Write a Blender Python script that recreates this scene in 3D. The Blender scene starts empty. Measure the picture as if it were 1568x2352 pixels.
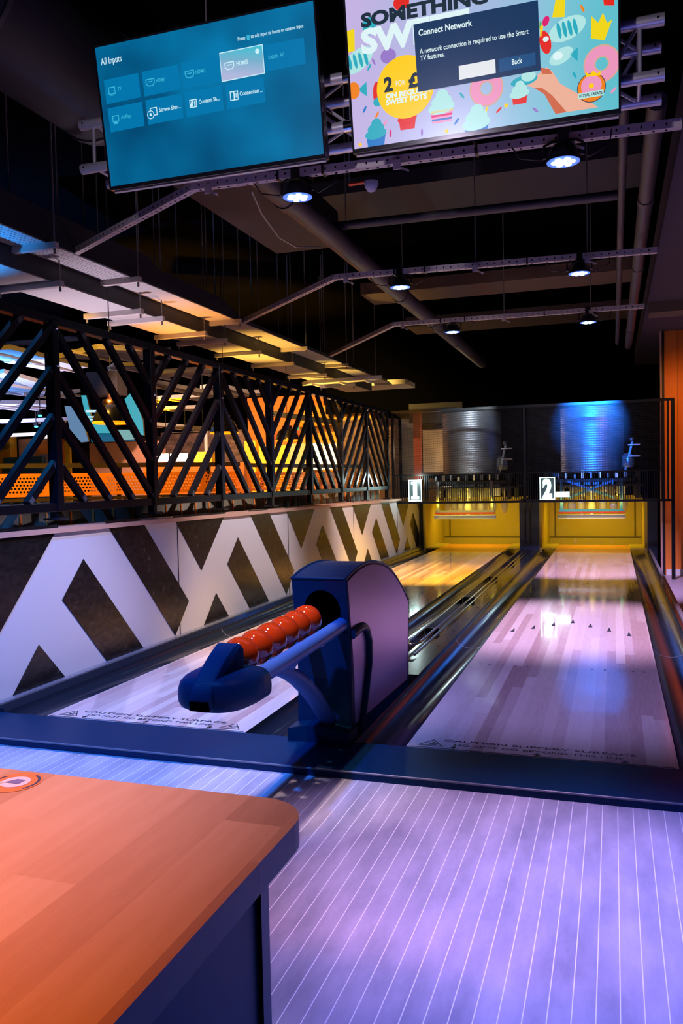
import bpy, math, random
from mathutils import Vector, Matrix
random.seed(7)
sc = bpy.context.scene
COL = sc.collection
pi = math.pi

# ------------------------------------------------------------------ camera
FPX = 1882.267
YAW, PITCH, ROLL = -0.320604, -0.0393065, -0.0209106
CAM = Vector((0.82293, -3.263386, 1.108572))
_f = Vector((math.sin(YAW)*math.cos(PITCH), math.cos(YAW)*math.cos(PITCH), math.sin(PITCH)))
_r = Vector((math.cos(YAW), -math.sin(YAW), 0))
_u = _r.cross(_f)
R_ = math.cos(ROLL)*_r + math.sin(ROLL)*_u
U_ = -math.sin(ROLL)*_r + math.cos(ROLL)*_u
cd = bpy.data.cameras.new('camera'); cam = bpy.data.objects.new('camera', cd); COL.objects.link(cam)
cam.matrix_world = Matrix(((R_.x, U_.x, -_f.x, CAM.x), (R_.y, U_.y, -_f.y, CAM.y), (R_.z, U_.z, -_f.z, CAM.z), (0, 0, 0, 1)))
cd.sensor_width = 36; cd.sensor_height = 36; cd.sensor_fit = 'AUTO'
cd.lens = FPX/2352*36
cd.clip_start = 0.05; cd.clip_end = 100
sc.camera = cam

def ray(x, y): return _f + R_*((x-784)/FPX) - U_*((y-1176)/FPX)
def at_y(x, y, v):
    d = ray(x, y); return CAM + d*((v-CAM.y)/d.y)
def at_z(x, y, v):
    d = ray(x, y); return CAM + d*((v-CAM.z)/d.z)
def at_x(x, y, v):
    d = ray(x, y); return CAM + d*((v-CAM.x)/d.x)
def at_d(x, y, d): return CAM + ray(x, y)*d

# ------------------------------------------------------------------ colour / materials
def lin(r, g, b):
    def c(v):
        v /= 255.0
        return v/12.92 if v <= 0.04045 else ((v+0.055)/1.055)**2.4
    return (c(r), c(g), c(b))
MATS = {}
def mat(name, col=(0.5, 0.5, 0.5), rough=0.5, metal=0.0, spec=0.5, coat=0.0, emit=None, estr=1.0, coat_rough=0.05):
    if name in MATS: return MATS[name]
    m = bpy.data.materials.new(name); m.use_nodes = True
    b = m.node_tree.nodes['Principled BSDF']
    b.inputs['Base Color'].default_value = (*col, 1)
    b.inputs['Roughness'].default_value = rough
    b.inputs['Metallic'].default_value = metal
    b.inputs['Specular IOR Level'].default_value = spec
    b.inputs['Coat Weight'].default_value = coat
    b.inputs['Coat Roughness'].default_value = coat_rough
    if emit:
        b.inputs['Emission Color'].default_value = (*emit, 1)
        b.inputs['Emission Strength'].default_value = estr
    MATS[name] = m
    return m
class NT:
    def __init__(self, m):
        self.t = m.node_tree; self.b = self.t.nodes['Principled BSDF']
    def n(self, typ, **kw):
        x = self.t.nodes.new(typ)
        for k, v in kw.items(): setattr(x, k, v)
        return x
    def l(self, a, b): self.t.links.new(a, b)
    def math(self, op, a, b=None):
        x = self.n('ShaderNodeMath', operation=op)
        for i, v in enumerate((a, b)):
            if v is None: continue
            if isinstance(v, (int, float)): x.inputs[i].default_value = v
            else: self.l(v, x.inputs[i])
        return x.outputs[0]
    def pos(self):
        g = self.n('ShaderNodeNewGeometry'); s = self.n('ShaderNodeSeparateXYZ'); self.l(g.outputs['Position'], s.inputs[0])
        return g.outputs['Position'], s.outputs
    def mapped(self, vec, scale):
        mp = self.n('ShaderNodeMapping'); mp.inputs['Scale'].default_value = scale; self.l(vec, mp.inputs['Vector']); return mp.outputs[0]
    def noise(self, vec, scale, detail=3, rough=0.5):
        x = self.n('ShaderNodeTexNoise'); x.inputs['Scale'].default_value = scale; x.inputs['Detail'].default_value = detail
        x.inputs['Roughness'].default_value = rough; self.l(vec, x.inputs['Vector']); return x.outputs[0]
    def ramp(self, fac, stops):
        x = self.n('ShaderNodeValToRGB'); e = x.color_ramp.elements
        while len(e) < len(stops): e.new(0.5)
        for i, (p, c) in enumerate(stops): e[i].position = p; e[i].color = (*c, 1)
        self.l(fac, x.inputs[0]); return x.outputs[0]
    def mix(self, fac, a, b, mode='MIX'):
        x = self.n('ShaderNodeMix', data_type='RGBA', blend_type=mode)
        for i, v in ((0, fac), (6, a), (7, b)):
            if isinstance(v, (int, float)): x.inputs[i].default_value = v
            elif isinstance(v, tuple): x.inputs[i].default_value = (*v, 1)
            else: self.l(v, x.inputs[i])
        return x.outputs[2]
    def bump(self, h, s=0.2, d=0.01):
        x = self.n('ShaderNodeBump'); x.inputs['Strength'].default_value = s; x.inputs['Distance'].default_value = d
        self.l(h, x.inputs['Height']); self.l(x.outputs[0], self.b.inputs['Normal'])
    def base(self, c): self.l(c, self.b.inputs['Base Color'])
    def rough(self, c): self.l(c, self.b.inputs['Roughness'])

def boards(name, axis, width, stops, grain=(1, 1, 1), rough=0.2, length=1.1, coat=0.0, gap=0.0, spec=0.5):
    """Planks: per-board colour by white noise on the board index, plus stretched grain."""
    m = mat(name, rough=rough, coat=coat, spec=spec); t = NT(m); vec, s = t.pos()
    across = s[axis]; along = s[1-axis]
    idx = t.math('FLOOR', t.math('DIVIDE', across, width))
    off = t.math('MULTIPLY', t.math('SINE', t.math('MULTIPLY', idx, 12.9898)), 7.3)
    seg = t.math('FLOOR', t.math('DIVIDE', t.math('ADD', along, off), length))
    cmb = t.n('ShaderNodeCombineXYZ'); t.l(idx, cmb.inputs[0]); t.l(seg, cmb.inputs[1])
    wn = t.n('ShaderNodeTexWhiteNoise'); wn.noise_dimensions = '3D'; t.l(cmb.outputs[0], wn.inputs['Vector'])
    g = t.noise(t.mapped(vec, grain), 6, 5, 0.6)
    fac = t.math('ADD', t.math('MULTIPLY', wn.outputs[0], 0.72), t.math('MULTIPLY', g, 0.42))
    c = t.ramp(t.math('SUBTRACT', fac, 0.08), stops)
    if gap:
        fr = t.math('FRACT', t.math('DIVIDE', across, width))
        c = t.mix(t.math('LESS_THAN', fr, gap), c, (0.01, 0.006, 0.004))
    t.base(c)
    return m

M_lane = boards('lane_boards', 0, 0.052, [(0.0, (0.46, 0.29, 0.28)), (0.5, (0.74, 0.60, 0.56)), (1.0, (0.94, 0.86, 0.80))], (14, 1.2, 1), 0.13, 2.6, coat=0.6)
M_pindeck = boards('pin_deck_boards', 0, 0.052, [(0.0, (0.62, 0.42, 0.28)), (1.0, (0.92, 0.78, 0.62))], (14, 1.2, 1), 0.16, 3.0, coat=0.5)
M_table = boards('table_wood', 0, 0.075, [(0.0, (0.40, 0.17, 0.07)), (0.5, (0.66, 0.34, 0.17)), (1.0, (0.86, 0.53, 0.33))], (9, 0.9, 1), 0.42, 0.55)
M_tableside = boards('dark_panel_wood', 1, 0.16, [(0.0, (0.012, 0.008, 0.010)), (1.0, (0.034, 0.020, 0.020))], (2, 9, 0.8), 0.45, 3)
M_orange = boards('orange_boards', 0, 0.165, [(0.0, (0.80, 0.20, 0.02)), (1.0, (0.95, 0.30, 0.04))], (5, 5, 0.6), 0.5, 9, gap=0.02)

# approach floor: pale laminate with thin white inlay lines every 49 mm
M_floor = mat('approach_floor', rough=0.33, spec=0.4); t = NT(M_floor); vec, s = t.pos()
fr = t.math('FRACT', t.math('DIVIDE', t.math('ADD', s[0], 0.0245+10), 0.0490))
line = t.math('LESS_THAN', t.math('ABSOLUTE', t.math('SUBTRACT', fr, 0.5)), 0.026)
cl = t.ramp(t.noise(t.mapped(vec, (2.6, 0.9, 1)), 2.2, 6, 0.65), [(0.30, (0.27, 0.28, 0.33)), (0.70, (0.60, 0.57, 0.64))])
t.base(t.mix(line, cl, (0.95, 0.95, 0.95)))

M_black = mat('black_satin', (0.010, 0.011, 0.014), 0.35)
M_blackgloss = mat('black_gloss', (0.012, 0.013, 0.018), 0.17, coat=0.3)
M_kerb = mat('kerb_black', (0.002, 0.024, 0.072), 0.40, spec=0.12)
M_gutter = mat('gutter_plastic', (0.012, 0.018, 0.030), 0.20, coat=0.25)
M_cap = mat('cap_strip', (0.16, 0.17, 0.20), 0.28)
M_dark = mat('dark_matte', (0.012, 0.012, 0.014), 0.85, spec=0.1)
M_void = mat('void_black', (0.002, 0.002, 0.002), 0.9, spec=0.0)
M_ceil = mat('ceiling_black', (0.0022, 0.0021, 0.0028), 1.0, spec=0.0)
M_beam = mat('beam_brown', (0.16, 0.125, 0.11), 0.85, spec=0.1)
M_ductside = mat('duct_black', (0.035, 0.036, 0.042), 0.6, spec=0.3)
M_ductpale = mat('duct_pale', (0.62, 0.58, 0.54), 0.6, spec=0.2)
M_strut = mat('strut_grey', (0.74, 0.66, 0.62), 0.5)
M_pipe = mat('pipe_black', (0.060, 0.055, 0.058), 0.5)
M_alu = mat('aluminium', (0.78, 0.78, 0.82), 0.32, metal=0.55)
M_chrome = mat('chrome', (0.8, 0.8, 0.82), 0.12, metal=1.0)
M_rod = mat('rod_grey', (0.22, 0.20, 0.19), 0.6)
M_screen_metal = mat('screen_steel', (0.006, 0.006, 0.008), 0.28, spec=0.3)
M_hous = mat('return_navy', (0.001, 0.022, 0.058), 0.34, spec=0.14)
M_hpanel = mat('return_panel', (0.46, 0.34, 0.60), 0.36, metal=0.75)
M_rail = mat('rack_rail', (0.08, 0.20, 0.52), 0.36, spec=0.4)
M_nose = mat('nose_cap', (0.002, 0.045, 0.13), 0.45, spec=0.2)
M_ball = mat('ball_red', (0.88, 0.055, 0.004), 0.06, coat=1.0, coat_rough=0.02)
M_white = mat('white_paint', (0.8, 0.8, 0.8), 0.5)
M_pin = mat('pin_white', (0.86, 0.84, 0.78), 0.25, coat=0.4)
M_pinred = mat('pin_red', (0.6, 0.02, 0.01), 0.3)
M_pit = mat('pit_lining', (0.44, 0.34, 0.06), 0.45)
M_pitframe = mat('pit_trim', (0.10, 0.07, 0.02), 0.5)
M_steel = mat('machine_steel', (0.30, 0.31, 0.33), 0.35, metal=0.7)
M_blue = mat('machine_blue', (0.02, 0.16, 0.62), 0.4)
M_drum = mat('drum_metal', (0.42, 0.43, 0.46), 0.46, metal=0.9)
M_wallwhite = mat('wall_white', (0.62, 0.60, 0.62), 0.34, spec=0.5)
M_trimwood = mat('ledge_wood', (0.55, 0.33, 0.24), 0.5)
M_pink = mat('edge_pink', (0.62, 0.40, 0.40), 0.5)
M_lettering = mat('lettering_black', (0.01, 0.012, 0.02), 0.5)
M_olive = mat('seat_olive', (0.12, 0.10, 0.055), 0.6)
M_piping = mat('piping_orange', (0.85, 0.22, 0.02), 0.5)
M_guard = mat('guard_orange', (0.90, 0.26, 0.01), 0.5)
M_brown = mat('handrail_brown', (0.035, 0.020, 0.014), 0.5)
M_grey = mat('grey_paint', (0.30, 0.30, 0.32), 0.6)
M_rust = mat('column_red', (0.36, 0.075, 0.04), 0.6)
M_beige = mat('beige_board', (0.62, 0.47, 0.30), 0.7)
M_salmon = mat('salmon_panel', (0.62, 0.30, 0.20), 0.6)
M_oboard = mat('orange_panel', (0.85, 0.22, 0.015), 0.6)
M_yellow = mat('yellow_paint', (0.85, 0.58, 0.03), 0.5)
M_palewood = mat('pale_wood', (0.72, 0.52, 0.28), 0.5)
M_bluep = mat('blue_paint', (0.03, 0.12, 0.42), 0.5)
M_redclip = mat('red_bracket', (0.6, 0.02, 0.01), 0.5)
M_cable = mat('cable_grey', (0.35, 0.32, 0.30), 0.5)
M_copper = mat('copper', (0.85, 0.38, 0.20), 0.25, metal=1.0)
M_walldark = mat('wall_black', (0.002, 0.002, 0.0025), 1.0, spec=0.0)
M_soffit = mat('soffit_paint', (0.085, 0.075, 0.105), 0.85, spec=0.1)

# dark strand board between the white chevrons: varnished, flaky
M_osb = mat('strand_board', rough=0.24, spec=0.6, metal=0.85); t = NT(M_osb); vec, s = t.pos()
vo = t.n('ShaderNodeTexVoronoi'); vo.inputs['Scale'].default_value = 60; t.l(t.mapped(vec, (1, 0.45, 1.0)), vo.inputs['Vector'])
nz = t.noise(vec, 18, 4)
fac = t.math('MULTIPLY', vo.outputs['Color'], nz)
t.base(t.ramp(fac, [(0.08, (0.045, 0.042, 0.040)), (0.50, (0.090, 0.084, 0.080)), (0.78, (0.30, 0.28, 0.27))]))
t.rough(t.math('ADD', t.math('MULTIPLY', nz, 0.20), 0.14))
# brick of the far room
M_brick = mat('far_brick', rough=0.8); t = NT(M_brick); vec, s = t.pos()
t.base(t.ramp(t.noise(t.mapped(vec, (1, 1, 3)), 5, 5, 0.7), [(0.35, (0.05, 0.028, 0.022)), (0.62, (0.16, 0.095, 0.075)), (0.75, (0.34, 0.27, 0.24))]))
# perforated duct underside
M_ductperf = mat('duct_perforated', rough=0.6); t = NT(M_ductperf); vec, s = t.pos()
fx = t.math('SUBTRACT', t.math('FRACT', t.math('DIVIDE', s[0], 0.03)), 0.5); fy = t.math('SUBTRACT', t.math('FRACT', t.math('DIVIDE', s[1], 0.03)), 0.5)
dd = t.math('ADD', t.math('MULTIPLY', fx, fx), t.math('MULTIPLY', fy, fy))
t.base(t.mix(t.math('LESS_THAN', dd, 0.06), (0.60, 0.57, 0.55), (0.16, 0.15, 0.15)))

# ------------------------------------------------------------------ mesh building
class MB:
    def __init__(self): self.v = []; self.f = []; self.m = []; self.s = []; self.mats = []
    def mi(self, m):
        if m not in self.mats: self.mats.append(m)
        return self.mats.index(m)
    def add(self, vs, fs, m, smooth=False):
        o = len(self.v); k = self.mi(m)
        self.v += [Vector(p) for p in vs]
        for f in fs: self.f.append([i+o for i in f]); self.m.append(k); self.s.append(smooth)
        return self
    def box(self, a, b, m):
        x0, y0, z0 = a; x1, y1, z1 = b
        if x0 > x1: x0, x1 = x1, x0
        if y0 > y1: y0, y1 = y1, y0
        if z0 > z1: z0, z1 = z1, z0
        vs = [(x, y, z) for z in (z0, z1) for y in (y0, y1) for x in (x0, x1)]
        return self.add(vs, [(0, 2, 3, 1), (4, 5, 7, 6), (0, 1, 5, 4), (2, 6, 7, 3), (0, 4, 6, 2), (1, 3, 7, 5)], m)
    def bar(self, a, b, w, h, m, up=(0, 0, 1)):
        a = Vector(a); b = Vector(b); d = (b-a).normalized(); up = Vector(up)
        sx = d.cross(up)
        if sx.length < 1e-5: sx = d.cross(Vector((1, 0, 0)))
        sx.normalize(); uz = sx.cross(d)
        vs = []
        for p in (a, b):
            for i, j in ((-1, -1), (1, -1), (1, 1), (-1, 1)): vs.append(p+sx*(i*w/2)+uz*(j*h/2))
        return self.add(vs, [(0, 1, 2, 3), (7, 6, 5, 4), (0, 4, 5, 1), (1, 5, 6, 2), (2, 6, 7, 3), (3, 7, 4, 0)], m)
    def tube(self, pts, r, m, n=10, cap=True, sx=1.0, up=None):
        pts = [Vector(p) for p in pts]; vs = []; fs = []; rs = r if isinstance(r, (list, tuple)) else [r]*len(pts)
        d0 = (pts[1]-pts[0]).normalized()
        a = Vector(up) if up else (Vector((0, 0, 1)) if abs(d0.z) < 0.9 else Vector((1, 0, 0)))
        for i, p in enumerate(pts):
            d = (pts[min(i+1, len(pts)-1)]-pts[max(i-1, 0)]).normalized()
            s_ = d.cross(a)
            if s_.length < 1e-6: s_ = d.cross(Vector((0, 1, 0)))
            s_.normalize(); a2 = s_.cross(d).normalized()
            if not up: a = a2
            for k in range(n):
                t_ = 2*pi*k/n; vs.append(p+s_*(math.cos(t_)*rs[i]*sx)+a2*(math.sin(t_)*rs[i]))
        for i in range(len(pts)-1):
            for k in range(n):
                fs.append((i*n+k, i*n+(k+1) % n, (i+1)*n+(k+1) % n, (i+1)*n+k))
        self.add(vs, fs, m, True)
        if cap:
            o = len(vs)-n
            self.add(vs[:n], [tuple(range(n))[::-1]], m); self.add(vs[o:], [tuple(range(n))], m)
        return self
    def lathe(self, prof, c, m, n=24, axis='z', cap=True):
        c = Vector(c); vs = []; fs = []
        for r, h in prof:
            for k in range(n):
                a = 2*pi*k/n; x, y = math.cos(a)*r, math.sin(a)*r
                vs.append(c+(Vector((x, y, h)) if axis == 'z' else Vector((x, h, y)) if axis == 'y' else Vector((h, x, y))))
        for i in range(len(prof)-1):
            for k in range(n): fs.append((i*n+k, i*n+(k+1) % n, (i+1)*n+(k+1) % n, (i+1)*n+k))
        self.add(vs, fs, m, True)
        if cap:
            if prof[0][0] > 1e-6: self.add(vs[:n], [tuple(range(n))[::-1]], m)
            if prof[-1][0] > 1e-6: self.add(vs[-n:], [tuple(range(n))], m)
        return self
    def ball(self, c, r, m, n=24, sc_=(1, 1, 1)):
        prof = [(max(1e-5, math.sin(pi*i/(n//2)))*1.0, -math.cos(pi*i/(n//2))) for i in range(n//2+1)]
        vs = []; fs = []; c = Vector(c)
        for q, h in prof:
            for k in range(n):
                a = 2*pi*k/n; vs.append(c+Vector((math.cos(a)*q*r*sc_[0], math.sin(a)*q*r*sc_[1], h*r*sc_[2])))
        for i in range(len(prof)-1):
            for k in range(n): fs.append((i*n+k, i*n+(k+1) % n, (i+1)*n+(k+1) % n, (i+1)*n+k))
        return self.add(vs, fs, m, True)
    def prism(self, poly, ext, m, m_side=None):
        """polygon (list of 3D points) extruded by vector ext; front cap = poly."""
        n = len(poly); e = Vector(ext); a = [Vector(p) for p in poly]; b = [p+e for p in a]
        self.add(a+b, [tuple(range(n))[::-1], tuple(range(n, 2*n))], m)
        self.add(a+b, [(i, (i+1) % n, n+(i+1) % n, n+i) for i in range(n)], m_side or m)
        return self
    def poly(self, pts, m):
        return self.add(pts, [tuple(range(len(pts)))], m)
    def build(self, name, parent=None, origin=None, bevel=0, segs=2, auto=False):
        if parent is not None:
            off = Vector((0, 0, 0)); p = parent
            while p is not None: off += p.location; p = p.parent
            loc = Vector((0, 0, 0))
        else:
            if origin is None:
                xs = [p.x for p in self.v]; ys = [p.y for p in self.v]; zs = [p.z for p in self.v]
                origin = Vector(((min(xs)+max(xs))/2, (min(ys)+max(ys))/2, min(zs)))
            off = Vector(origin); loc = off
        me = bpy.data.meshes.new(name)
        me.from_pydata([tuple(p-off) for p in self.v], [], self.f)
        for m in self.mats: me.materials.append(m)
        me.polygons.foreach_set('material_index', self.m)
        me.polygons.foreach_set('use_smooth', self.s)
        me.validate(); me.update()
        o = bpy.data.objects.new(name, me); COL.objects.link(o)
        o.location = loc
        if parent is not None: o.parent = parent
        if bevel:
            b = o.modifiers.new('bevel', 'BEVEL'); b.width = bevel; b.segments = segs; b.limit_method = 'ANGLE'; b.angle_limit = 0.6
            b.harden_normals = False
        return o

def tag(o, label=None, cat=None, group=None, kind=None):
    if label: o['label'] = label
    if cat: o['category'] = cat
    if group: o['group'] = group
    if kind: o['kind'] = kind
    return o
def thing(name, loc, label, cat, group=None):
    o = bpy.data.objects.new(name, None); COL.objects.link(o); o.location = loc; o.empty_display_size = 0.1
    return tag(o, label, cat, group)
def kids(o): return [c for c in bpy.data.objects if c.parent == o]
def dup(o, loc=None, label=None, parent=None):
    c = o.copy(); COL.objects.link(c)
    if loc is not None: c.location = loc
    if label: c['label'] = label
    if parent is not None: c.parent = parent
    for ch in kids(o): dup(ch, parent=c)
    return c
def struct(o): o['kind'] = 'structure'; return o

def text_geo(body, size, bold=0.0, align='LEFT', sx=1.0):
    cu = bpy.data.curves.new('txt', 'FONT'); cu.body = body; cu.size = size; cu.align_x = align; cu.offset = bold*size
    cu.resolution_u = 3; cu.extrude = 0
    ob = bpy.data.objects.new('txt', cu); COL.objects.link(ob)
    dg = bpy.context.evaluated_depsgraph_get()
    me = bpy.data.meshes.new_from_object(ob.evaluated_get(dg))
    vs = [(v.co.x*sx, v.co.y) for v in me.vertices]; fs = [tuple(p.vertices) for p in me.polygons]
    bpy.data.objects.remove(ob); bpy.data.curves.remove(cu); bpy.data.meshes.remove(me)
    return vs, fs
def text_fit(mb, body, o, ex, ey, width, m, bold=0.0, capscale=None):
    """lay text from point o along ex, up ey; scaled to width; capscale = cap height."""
    vs, fs = text_geo(body, 1.0, bold)
    if not vs: return
    x0 = min(v[0] for v in vs); x1 = max(v[0] for v in vs); y0 = min(v[1] for v in vs)
    k = width/(x1-x0); ky = k if capscale is None else capscale/0.70
    o = Vector(o); ex = Vector(ex); ey = Vector(ey)
    mb.add([o+ex*((v[0]-x0)*k)+ey*(v[1]*ky) for v in vs], fs, m)

# ================================================================== SETTING
floor = struct(MB().box((-14, -6, -0.13), (1.33, 0.0, -0.03), M_floor).build('floor'))
struct(MB().box((-14, 0.0, -0.13), (-2.25, 16, -0.03), mat('far_floor', (0.10, 0.07, 0.06), 0.4)).build('floor'))
M_walk = mat('walkway_floor', (0.42, 0.40, 0.46), 0.4)
struct(MB().box((1.33, -6, -0.40), (5, 16, -0.28), M_walk).build('floor'))
struct(MB().box((-14, -6, 4.2), (5, 16, 4.3), M_ceil).build('ceiling'))
mb = MB(); mb.box((-2.25, 12.2, -0.4), (5, 12.3, 4.2), M_walldark); mb.box((-4.6, 12.2, 2.42), (-2.25, 12.3, 4.2), M_walldark); struct(mb.build('wall_back'))
mb = MB(); mb.box((-14, 15.0, -0.1), (-2.25, 15.1, 2.3), M_brick); mb.box((-14, 14.98, 2.3), (-2.25, 15.1, 4.2), M_walldark); struct(mb.build('wall_far'))  # upper part coloured black so the wall stays dark there, shade put into colour
struct(MB().box((-14.1, -6, -0.1), (-14, 16, 4.2), M_walldark).build('wall_side'))
struct(MB().box((5, -6, -0.4), (5.1, 16, 4.2), M_walldark).build('wall_right'))
struct(MB().box((-14, -6.1, -0.1), (5, -6.0, 4.2), M_walldark).build('wall_front'))
# lowered soffit on the right
struct(MB().box((1.20, -6, 3.02), (5, 12.2, 3.3), M_soffit).build('ceiling'))
mb = MB().box((1.22, 6.6, 2.90), (5, 6.95, 3.02), M_beam); struct(mb.build('trim_5'))
# roof beams across the hall
struct(MB().box((-2.4, 7.45, 3.6), (1.19, 8.15, 3.75), M_beam).build('trim_6'))
struct(MB().box((-2.4, 10.0, 3.6), (1.19, 10.8, 3.75), M_beam).build('trim_7'))
struct(MB().box((-2.4, 3.7, 3.62), (1.19, 4.5, 3.75), M_ductside).build('trim_8'))
# orange panelled end wall right of the lanes
mb = MB(); mb.box((1.488, 8.70, -0.28), (3.2, 8.80, 3.50), M_orange)
struct(mb.build('wall_end'))
struct(MB().box((1.455, 8.68, -0.28), (1.487, 8.80, 3.50), M_black).build('trim_9'))
struct(MB().box((1.435, 8.66, -0.28), (1.454, 8.80, 3.42), M_pink).build('trim_10'))
struct(MB().box((1.50, 8.66, -0.28), (5, 8.699, -0.20), M_white).build('baseboard_end'))

# ---- low wall with chevrons on the left
LW = -2.1
def wt(y): return 0.900-0.0125*y       # top edge of the panel
mb = MB()
mb.prism([(LW, -6, 0.0), (LW, 9.45, -0.03), (LW, 9.45, wt(9.45)), (LW, -6, wt(0))], (-0.19, 0, 0), M_wallwhite)
e = 0.004
def chev(pts, yo):
    pts = [(y+yo, z) for y, z in pts]
    # clip in y to the wall end
    out = []
    lim = 9.40
    for i in range(len(pts)):
        a, b = pts[i-1], pts[i]
        ina, inb = a[0] <= lim, b[0] <= lim
        if ina != inb:
            k = (lim-a[0])/(b[0]-a[0]); out.append((lim, a[1]+k*(b[1]-a[1])))
        if inb: out.append(b)
    if len(out) < 3: return
    q = [(LW+e, y, z - (0.0125*y if z > 0.6 else 0.0125*y*max(z, 0)/0.9)) for y, z in out]
    mb.prism(q, (-e*0.9, 0, 0), M_osb)
PER = 2.064
for k in range(-1, 5):
    yo = PER*k
    chev([(0.764, 0.690), (1.405, 0.0), (1.000, 0.0), (0.560, 0.475)], yo)
    chev([(0.353, 0.262), (0.598, 0.0), (0.102, 0.0)], yo)
    if k >= -1: chev([(0.982, 0.905), (1.379, 0.905), (1.985, 0.262), (1.781, 0.045)], yo)
    if k == -1: chev([(-0.27+PER, 0.90), (0.557+PER, 0.90), (-0.05+PER, 0.26), (-0.5+PER, 0.75)], -PER)
    else: chev([(1.790, 0.905), (2.618, 0.905), (2.191, 0.470)], yo)
for ys in (1.852, 3.92, 5.98, 8.05):
    mb.box((LW+0.0045, ys-0.002, 0.02), (LW, ys+0.002, 0.86), M_black)
struct(mb.build('wall_left'))
# ledge
mb = MB()
mb.prism([(LW+0.018, -6, wt(0)-0.002), (LW+0.018, 9.45, wt(9.45)-0.002), (LW+0.018, 9.45, wt(9.45)+0.026), (LW+0.018, -6, wt(0)+0.026)], (-0.25, 0, 0), M_trimwood)
struct(mb.build('trim_1', bevel=0.004))

# ---- foul-line kerb
mb = MB(); mb.box((-2.30, -0.345, -0.03), (1.36, -0.004, 0.0), M_kerb); mb.tube([(-2.30, -0.343, -0.002), (1.36, -0.343, -0.002)], 0.0045, M_cap, 8)  # pale tube along the front edge stands in for its highlight
struct(mb.build('trim_2', bevel=0.006))
# platform under the lanes
mb = MB(); mb.box((-2.10, 0.0, -0.40), (1.33, 11.9, -0.10), M_dark); mb.box((1.27, 0, -0.10), (1.33, 10.3, -0.01), M_dark)
struct(mb.build('trim_3'))

# ================================================================== LANES
W = 1.05
LANES = [(-1.781, 'left bowling lane of pale boards under yellow light beside the chevron wall'), (0.0, 'right bowling lane of boards washed in pink and violet light')]
lane_roots = []
for li, (x0, lab) in enumerate(LANES):
    r = thing('bowling_lane', (x0+W/2, 0, -0.1), lab, 'bowling lane', 'bowling lanes'); lane_roots.append(r)
    mb = MB(); mb.box((x0, 0.0, -0.10), (x0+W, 7.44, 0.0), M_lane)
    h = 0.0008
    # foul line and lettering
    mb.box((x0+0.012, 0.004, 0), (x0+W-0.012, 0.010, h), M_lettering)
    tx0, tx1 = (x0+0.139, x0+0.905)
    text_fit(mb, 'CAUTION SLIPPERY SURFACE', (tx0, 0.098, h), (1, 0, 0), (0, 1, 0), tx1-tx0, M_lettering, 0.008, 0.026)
    text_fit(mb, 'DO NOT GO BEYOND THIS LINE', (tx0+0.05, 0.052, h), (1, 0, 0), (0, 1, 0), tx1-tx0-0.10, M_lettering, 0.004, 0.024)
    tris = [x0+0.095] + ([x0+0.955] if li == 0 else [])
    for cx in tris:
        y0, y1, hw = 0.032, 0.110, 0.050
        P = [(cx-hw, y0), (cx+hw, y0), (cx, y1)]
        for i in range(3):
            a, b = P[i], P[(i+1) % 3]
            mb.bar((a[0], a[1], h/2), (b[0], b[1], h/2), 0.005, h, M_lettering)
        mb.bar((cx-0.026, 0.042, h/2), (cx+0.026, 0.046, h/2), 0.004, h, M_lettering)
        mb.bar((cx-0.014, 0.066, h/2), (cx+0.004, 0.056, h/2), 0.010, h, M_lettering)
        mb.bar((cx+0.004, 0.056, h/2), (cx+0.024, 0.070, h/2), 0.006, h, M_lettering)
        mb.lathe([(0.005, 0), (0.005, h)], (cx+0.004, 0.078, 0), M_lettering, 8)
    for fx in (0.193, 0.527, 0.858):
        mb.box((x0+fx-0.006, 0.030, 0), (x0+fx+0.006, 0.044, h), M_lettering)
        mb.prism([(x0+fx-0.016, 0.031, h), (x0+fx, 0.013, h), (x0+fx+0.016, 0.031, h)], (0, 0, -h), M_lettering)
    # aiming arrows and dots
    for k in range(7):
        ax = x0+W*(k+1)/8.0; ay = 3.06-abs(k-3)*0.145
        mb.prism([(ax-0.015, ay, h), (ax+0.015, ay, h), (ax, ay+0.16, h)], (0, 0, -h), M_lettering)
    for fx in (0.068, 0.12, 0.20, 0.27, 0.34, 0.70, 0.77, 0.85, 0.92, 0.98):
        mb.lathe([(0.007, 0), (0.007, h)], (x0+fx, 1.57, 0), M_lettering, 8)
    mb.build('lane_surface', r)
    mb = MB(); mb.box((x0, 7.455, -0.10), (x0+W, 8.84, 0.0), M_pindeck); mb.build('pin_deck', r)
    mb = MB(); mb.box((x0, 8.84, -0.10), (x0+W, 10.27, 0.0), mat('tail_plank', (0.90, 0.36, 0.06), 0.25, coat=0.4)); tag(mb.build('tail_plank', r), 'orange end of the lane')
    mb = MB(); mb.box((x0, 7.44, -0.10), (x0+W, 7.455, -0.001), M_black); mb.build('joint_strip', r)

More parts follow.
